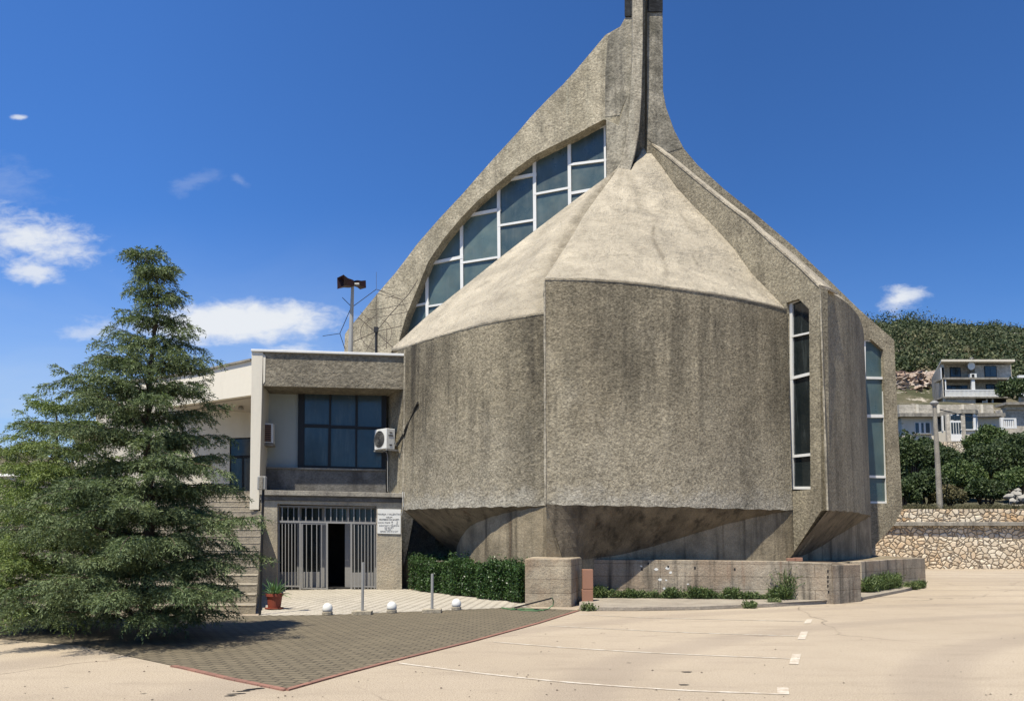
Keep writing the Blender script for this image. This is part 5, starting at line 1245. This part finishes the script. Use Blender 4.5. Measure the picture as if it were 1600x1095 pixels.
for x in (1482, 1506): part(h1, 'column', 'houseblock', [(x-1.6, 647, x+1.6, 690, Y-2.1, .25)])
d_ = part(h1, 'door', 'whitetrim', [(1486, 657, 1504, 689, Y-2.0, .08)])
part(d_, 'pane', 'glass_dark', [(1486.5+k*4.1+.4, 660, 1488.6+k*4.1+.4, 677, Y-2.03, .05) for k in range(4)]+[(1486, 649, 1504, 656, Y-1.98, .05)], base=h1)
w_ = part(h1, 'window', 'whitetrim', [(1430, 659.5, 1454, 677, Y-.05, .1)]); part(w_, 'pane', 'glass_blue', [(1431, 660.5, 1435.5, 676, Y-.07, .04), (1440, 660.5, 1443, 676, Y-.07, .04), (1447, 660.5, 1452.5, 676, Y-.07, .04)], base=h1)
part(w_, 'sill', 'slab', [(1428, 677, 1456, 678.5, Y-.2, .3)], base=h1)
w_ = part(h1, 'window', 'whitetrim', [(1541, 663, 1556, 677, Y-.05, .1)]); part(w_, 'pane', 'glass_blue', [(1542.5, 664, 1548, 676, Y-.07, .04), (1549.5, 664, 1555, 676, Y-.07, .04)], base=h1)
tag(part(None, 'terrace_wall', 'rubble', [(1440, 690, 1532, 713, Y-2.4, 1.2)], base=h1) if 0 else MB().build('x', 'black') if 0 else pb(MB(), 1440, 690, 1532, 716, Y-3.4, 1.4).build('garden_wall', 'rubble'), 'rubble stone wall under the bay window of the lower house', 'wall')
MB().tube([at(1469, 640, 43), at(1520, 652, 58), at(1566, 650, 72)], .03, 4).build('cable', 'black', base=at(1469, 640, 43).to_tuple())['label'] = 'thin overhead cable from the lamp post to the lower house'
bpy.data.objects['cable.001']['category'] = 'cable'
# outside stair railing
c = at(1578, 668, 70)
rl = thing('balustrade', (c.x, 70, c.z), 'white stair balustrade right of the lower house', 'railing')
for rc_ in [(1566, 653, 1587, 655, 70, .15), (1566, 667, 1587, 669, 70, .15)]: part(rl, 'rail', 'whitetrim', [rc_])
for rc_ in [(1565, 652, 1567.5, 682, 69.95, .2), (1585.5, 653, 1588, 669, 69.95, .2)]: part(rl, 'newel', 'whitetrim', [rc_])
part(rl, 'baluster', 'whitetrim', [(x, 655, x+1, 667, 70.05, .06) for x in (1569.5, 1572.5, 1575.5, 1578.5, 1581.5, 1584)])
# right-hand grey house with sloped terrace
Y = 74
h3 = thing('grey_house', (at(1600, 700, Y).x, Y, at(1600, 700, Y).z), 'plain grey house wall with a flat concrete roof at the right edge', 'house')
part(h3, 'wall', 'houseblock', [(1567, 640, 1680, 705, Y, .8)]); part(h3, 'roof', 'slab', [(1572, 628, 1680, 632, Y-.8, 1.8)]); part(h3, 'upper_wall', 'houseblock', [(1573, 632, 1680, 640, Y-.2, .9)])
c = at(1588, 627, Y+1)
V, Qd = leafcloud((c.x, c.y, c.z+1.2), (1.8, 1.3, 1.35), 3500, .26, np.random.default_rng(5), lumps=16, spread=.4)
o = fastmesh('roof_shrub', V, Qd, 'bush', base=(c.x, c.y, c.z)); tag(o, 'round green shrub growing on the grey flat roof', 'shrub')
# upper house
Y = 92.0
c = at(1520, 632, Y)
h2 = thing('upper_house', (c.x, Y, c.z), 'unfinished three storey concrete house with white balcony railings on the hillside', 'house')
part(h2, 'wall', 'houseblock', [(1476, 570, 1580, 590, Y+1.6, .6), (1476, 590, 1580, 622, Y+1.8, .4), (1477, 621, 1524, 633.5, Y+.2, 1.6), (1523.5, 570, 1579, 590, Y+.4, 1.3)])
m = MB()
A = at(1474, 634, Y); z1_, z2_ = at(1474, 569, Y).z, at(1457, 570, Y+7).z
xb = at(1456, 600, Y+8).x
z2_ = z1_
m.hexa([Vector((A.x, Y, A.z)), Vector((A.x+.3, Y, A.z)), Vector((xb+.3, Y+8, A.z)), Vector((xb, Y+8, A.z))], [Vector((A.x, Y, z1_)), Vector((A.x+.3, Y, z1_)), Vector((xb+.3, Y+8, z2_)), Vector((xb, Y+8, z2_))]); m.build('side_wall', 'houseblock', h2)
part(h2, 'column', 'whitetrim', [(1471.5, 574, 1474.5, 592, Y, .25), (1475, 592, 1478, 621, Y, .25), (1519.5, 592, 1523, 621, Y, .25), (1580, 591, 1582, 612, Y, .2)])
m = MB(); a, b = at(1457, 568, Y), at(1581, 565, Y); zt = at(1500, 566.5, Y).z
ax, ax2 = at(1471, 568, Y-.6).x, at(1457, 568, Y+9).x
m.hexa([(ax, Y-.6, zt), (b.x, Y-.6, zt), (b.x+2.5, Y+9, zt+.1), (ax2, Y+9, zt+.1)], [(ax, Y-.6, zt+.25), (b.x, Y-.6, zt+.25), (b.x+2.5, Y+9, zt+.35), (ax2, Y+9, zt+.35)]); m.build('roof', 'housewall', h2)
part(h2, 'floor_slab', 'slab', [(1474, 589.5, 1581, 592.5, Y-.1, 2.2), (1474, 619, 1581, 621.5, Y-.2, 2.4)])
part(h2, 'dark_bay', 'interior', [(1525, 621, 1572, 633, Y+1.2, .8)])
for rc_ in [(1541.5, 623, 1543, 632, Y+.4, .12), (1535.5, 626, 1537, 632, Y+.4, .12), (1538.5, 626, 1540, 632, Y+.5, .12), (1550.5, 622, 1552, 633, Y+.4, .15)]: part(h2, 'prop', 'whitetrim', [rc_])
for x0, y0, x1, y1, dy, gm in ((1485, 573.5, 1501, 589, 1.52, 'glass_blue'), (1539, 571.5, 1557, 589, .32, 'glass_blue'), (1487, 603, 1502, 619, 1.72, 'glass_blue'), (1541, 600, 1558, 612, 1.72, 'glass_dark'), (1477.5, 602, 1512, 608, 1.75, 'glass_dark')):
    w_ = part(h2, 'window', 'darkframe', [(x0, y0, x1, y1, Y+dy, .06)])
    mid = (x0+x1)/2; part(w_, 'pane', gm, [(x0+.8, y0+.8, mid-.6, y1-.6, Y+dy-.03, .03), (mid+.6, y0+.8, x1-.8, y1-.6, Y+dy-.03, .03)], base=h2)
part(h2, 'railing', 'whitetrim', [(1477, 608.5, 1581, 609.8, Y-.12, .08), (1477, 618, 1581, 619, Y-.12, .08)]+[(1477+k*2.0, 609.5, 1477.8+k*2.0, 618.5, Y-.1, .05) for k in range(52)])
part(h2, 'railing_panel', 'greywhite', [(1478, 610, 1518, 618, Y-.02, .03), (1524, 610, 1540, 618, Y-.02, .03), (1559, 610, 1580, 618, Y-.02, .03)])
a_ = thing('wall_aircon', at(1520, 590, Y+.1).to_tuple(), 'white air conditioner on the upper house above the balcony slab', 'air conditioner')
part(a_, 'casing', 'plastic', [(1516.5, 583.5, 1526, 590, Y-.05, .4)]); o = part(a_, 'fan', 'black', [(1518.5, 584.5, 1522.5, 589.3, Y-.08, .04)])
c = at(1519, 571, Y-.3); ds = thing('satellite_dish', c.to_tuple(), 'white satellite dish with a mast on the front of the upper house', 'satellite dish')
m = MB(); rows = []
for r in (.02, .2, .36, .48): rows.append([Vector((c.x+r*cos(a)*.9, c.y+.25*r*r+.1-.1*sin(a)*r, c.z+r*sin(a))) for a in [k*pi/8 for k in range(16)]])
m.grid(rows, True); m.build('dish', 'plastic', ds, smooth=True)
m = MB(); m.tube([at(1518, 578, Y), at(1518, 559, Y)], .05, 6); m.tube([at(1515.5, 559.5, Y), at(1520.5, 559.5, Y)], .07, 5); m.build('mast', 'postmetal', ds)
Y = 88
h4 = thing('corner_house', (at(1610, 625, Y).x, Y, at(1610, 625, Y).z), 'white framed house corner cut off by the right edge beside the upper house', 'house')
part(h4, 'roof', 'whitetrim', [(1592, 586, 1700, 590, Y-.5, 2)]); part(h4, 'wall', 'houseblock', [(1596, 590, 1700, 630, Y+1.5, .5)]); part(h4, 'column', 'whitetrim', [(1592, 590, 1594.5, 607, Y, .25)]); part(h4, 'parapet', 'whitetrim', [(1594, 606, 1700, 618, Y, .2)])
# lamp post
c = at(1469, 795, 42.5)
lp = thing('street_lamp', (c.x, 42.5, 2.9), 'tall thin concrete lamp post behind the stone wall', 'street lamp')
tp2 = at(1460, 632, 42.5); MB().tube([Vector((c.x, 42.5, 2.8)), tp2], [.16, .10], 10).build('post', 'slab', lp)
m = MB(); m.lathe(tp2+Vector((0, 0, -.05)), [(.06, -.05), (.12, 0), (.21, .10), (.22, .16), (.12, .24), (.02, .26)], 14); m.build('lamp_head', 'postmetal', lp, smooth=True)
# far left houses
c = at(10, 750, 150); fh = thing('far_house', (c.x, 150, c.z), 'small white house far off at the left edge', 'house')
part(fh, 'wall', 'white', [(-40, 742, 24, 770, 150, 12)])
m = MB(); a, b = at(-45, 744, 150), at(27, 744, 150); zt = at(10, 736, 150).z; z0 = a.z
m.add([(a.x, 149, z0), (b.x, 149, z0), (b.x, 163, z0), (a.x, 163, z0), (a.x, 156, zt), (b.x-1.5, 156, zt)], [(0, 1, 5, 4), (1, 2, 5), (2, 3, 4, 5), (3, 0, 4), (0, 3, 2, 1)]); m.build('roof', 'whitetrim', fh)
part(fh, 'porch', 'slab', [(-40, 749, 22, 752, 148, 2)])
c = at(140, 700, 60); rh = thing('red_roofed_house', (c.x, 60, 0), 'pale house with red tiled roof glimpsed behind the conifers', 'house')
part(rh, 'wall', 'white', [(112, 684, 200, 800, 60, 8)]); m = MB(); a, b = at(106, 684, 60), at(206, 684, 60); zt = at(150, 672, 60).z
m.add([(a.x, 59.4, a.z), (b.x, 59.4, a.z), (b.x, 68.6, a.z), (a.x, 68.6, a.z), (a.x, 64, zt+.3), (b.x, 64, zt+.3)], [(0, 1, 5, 4), (1, 2, 5), (2, 3, 4, 5), (3, 0, 4), (0, 3, 2, 1)]); m.build('roof', 'redtile', rh)
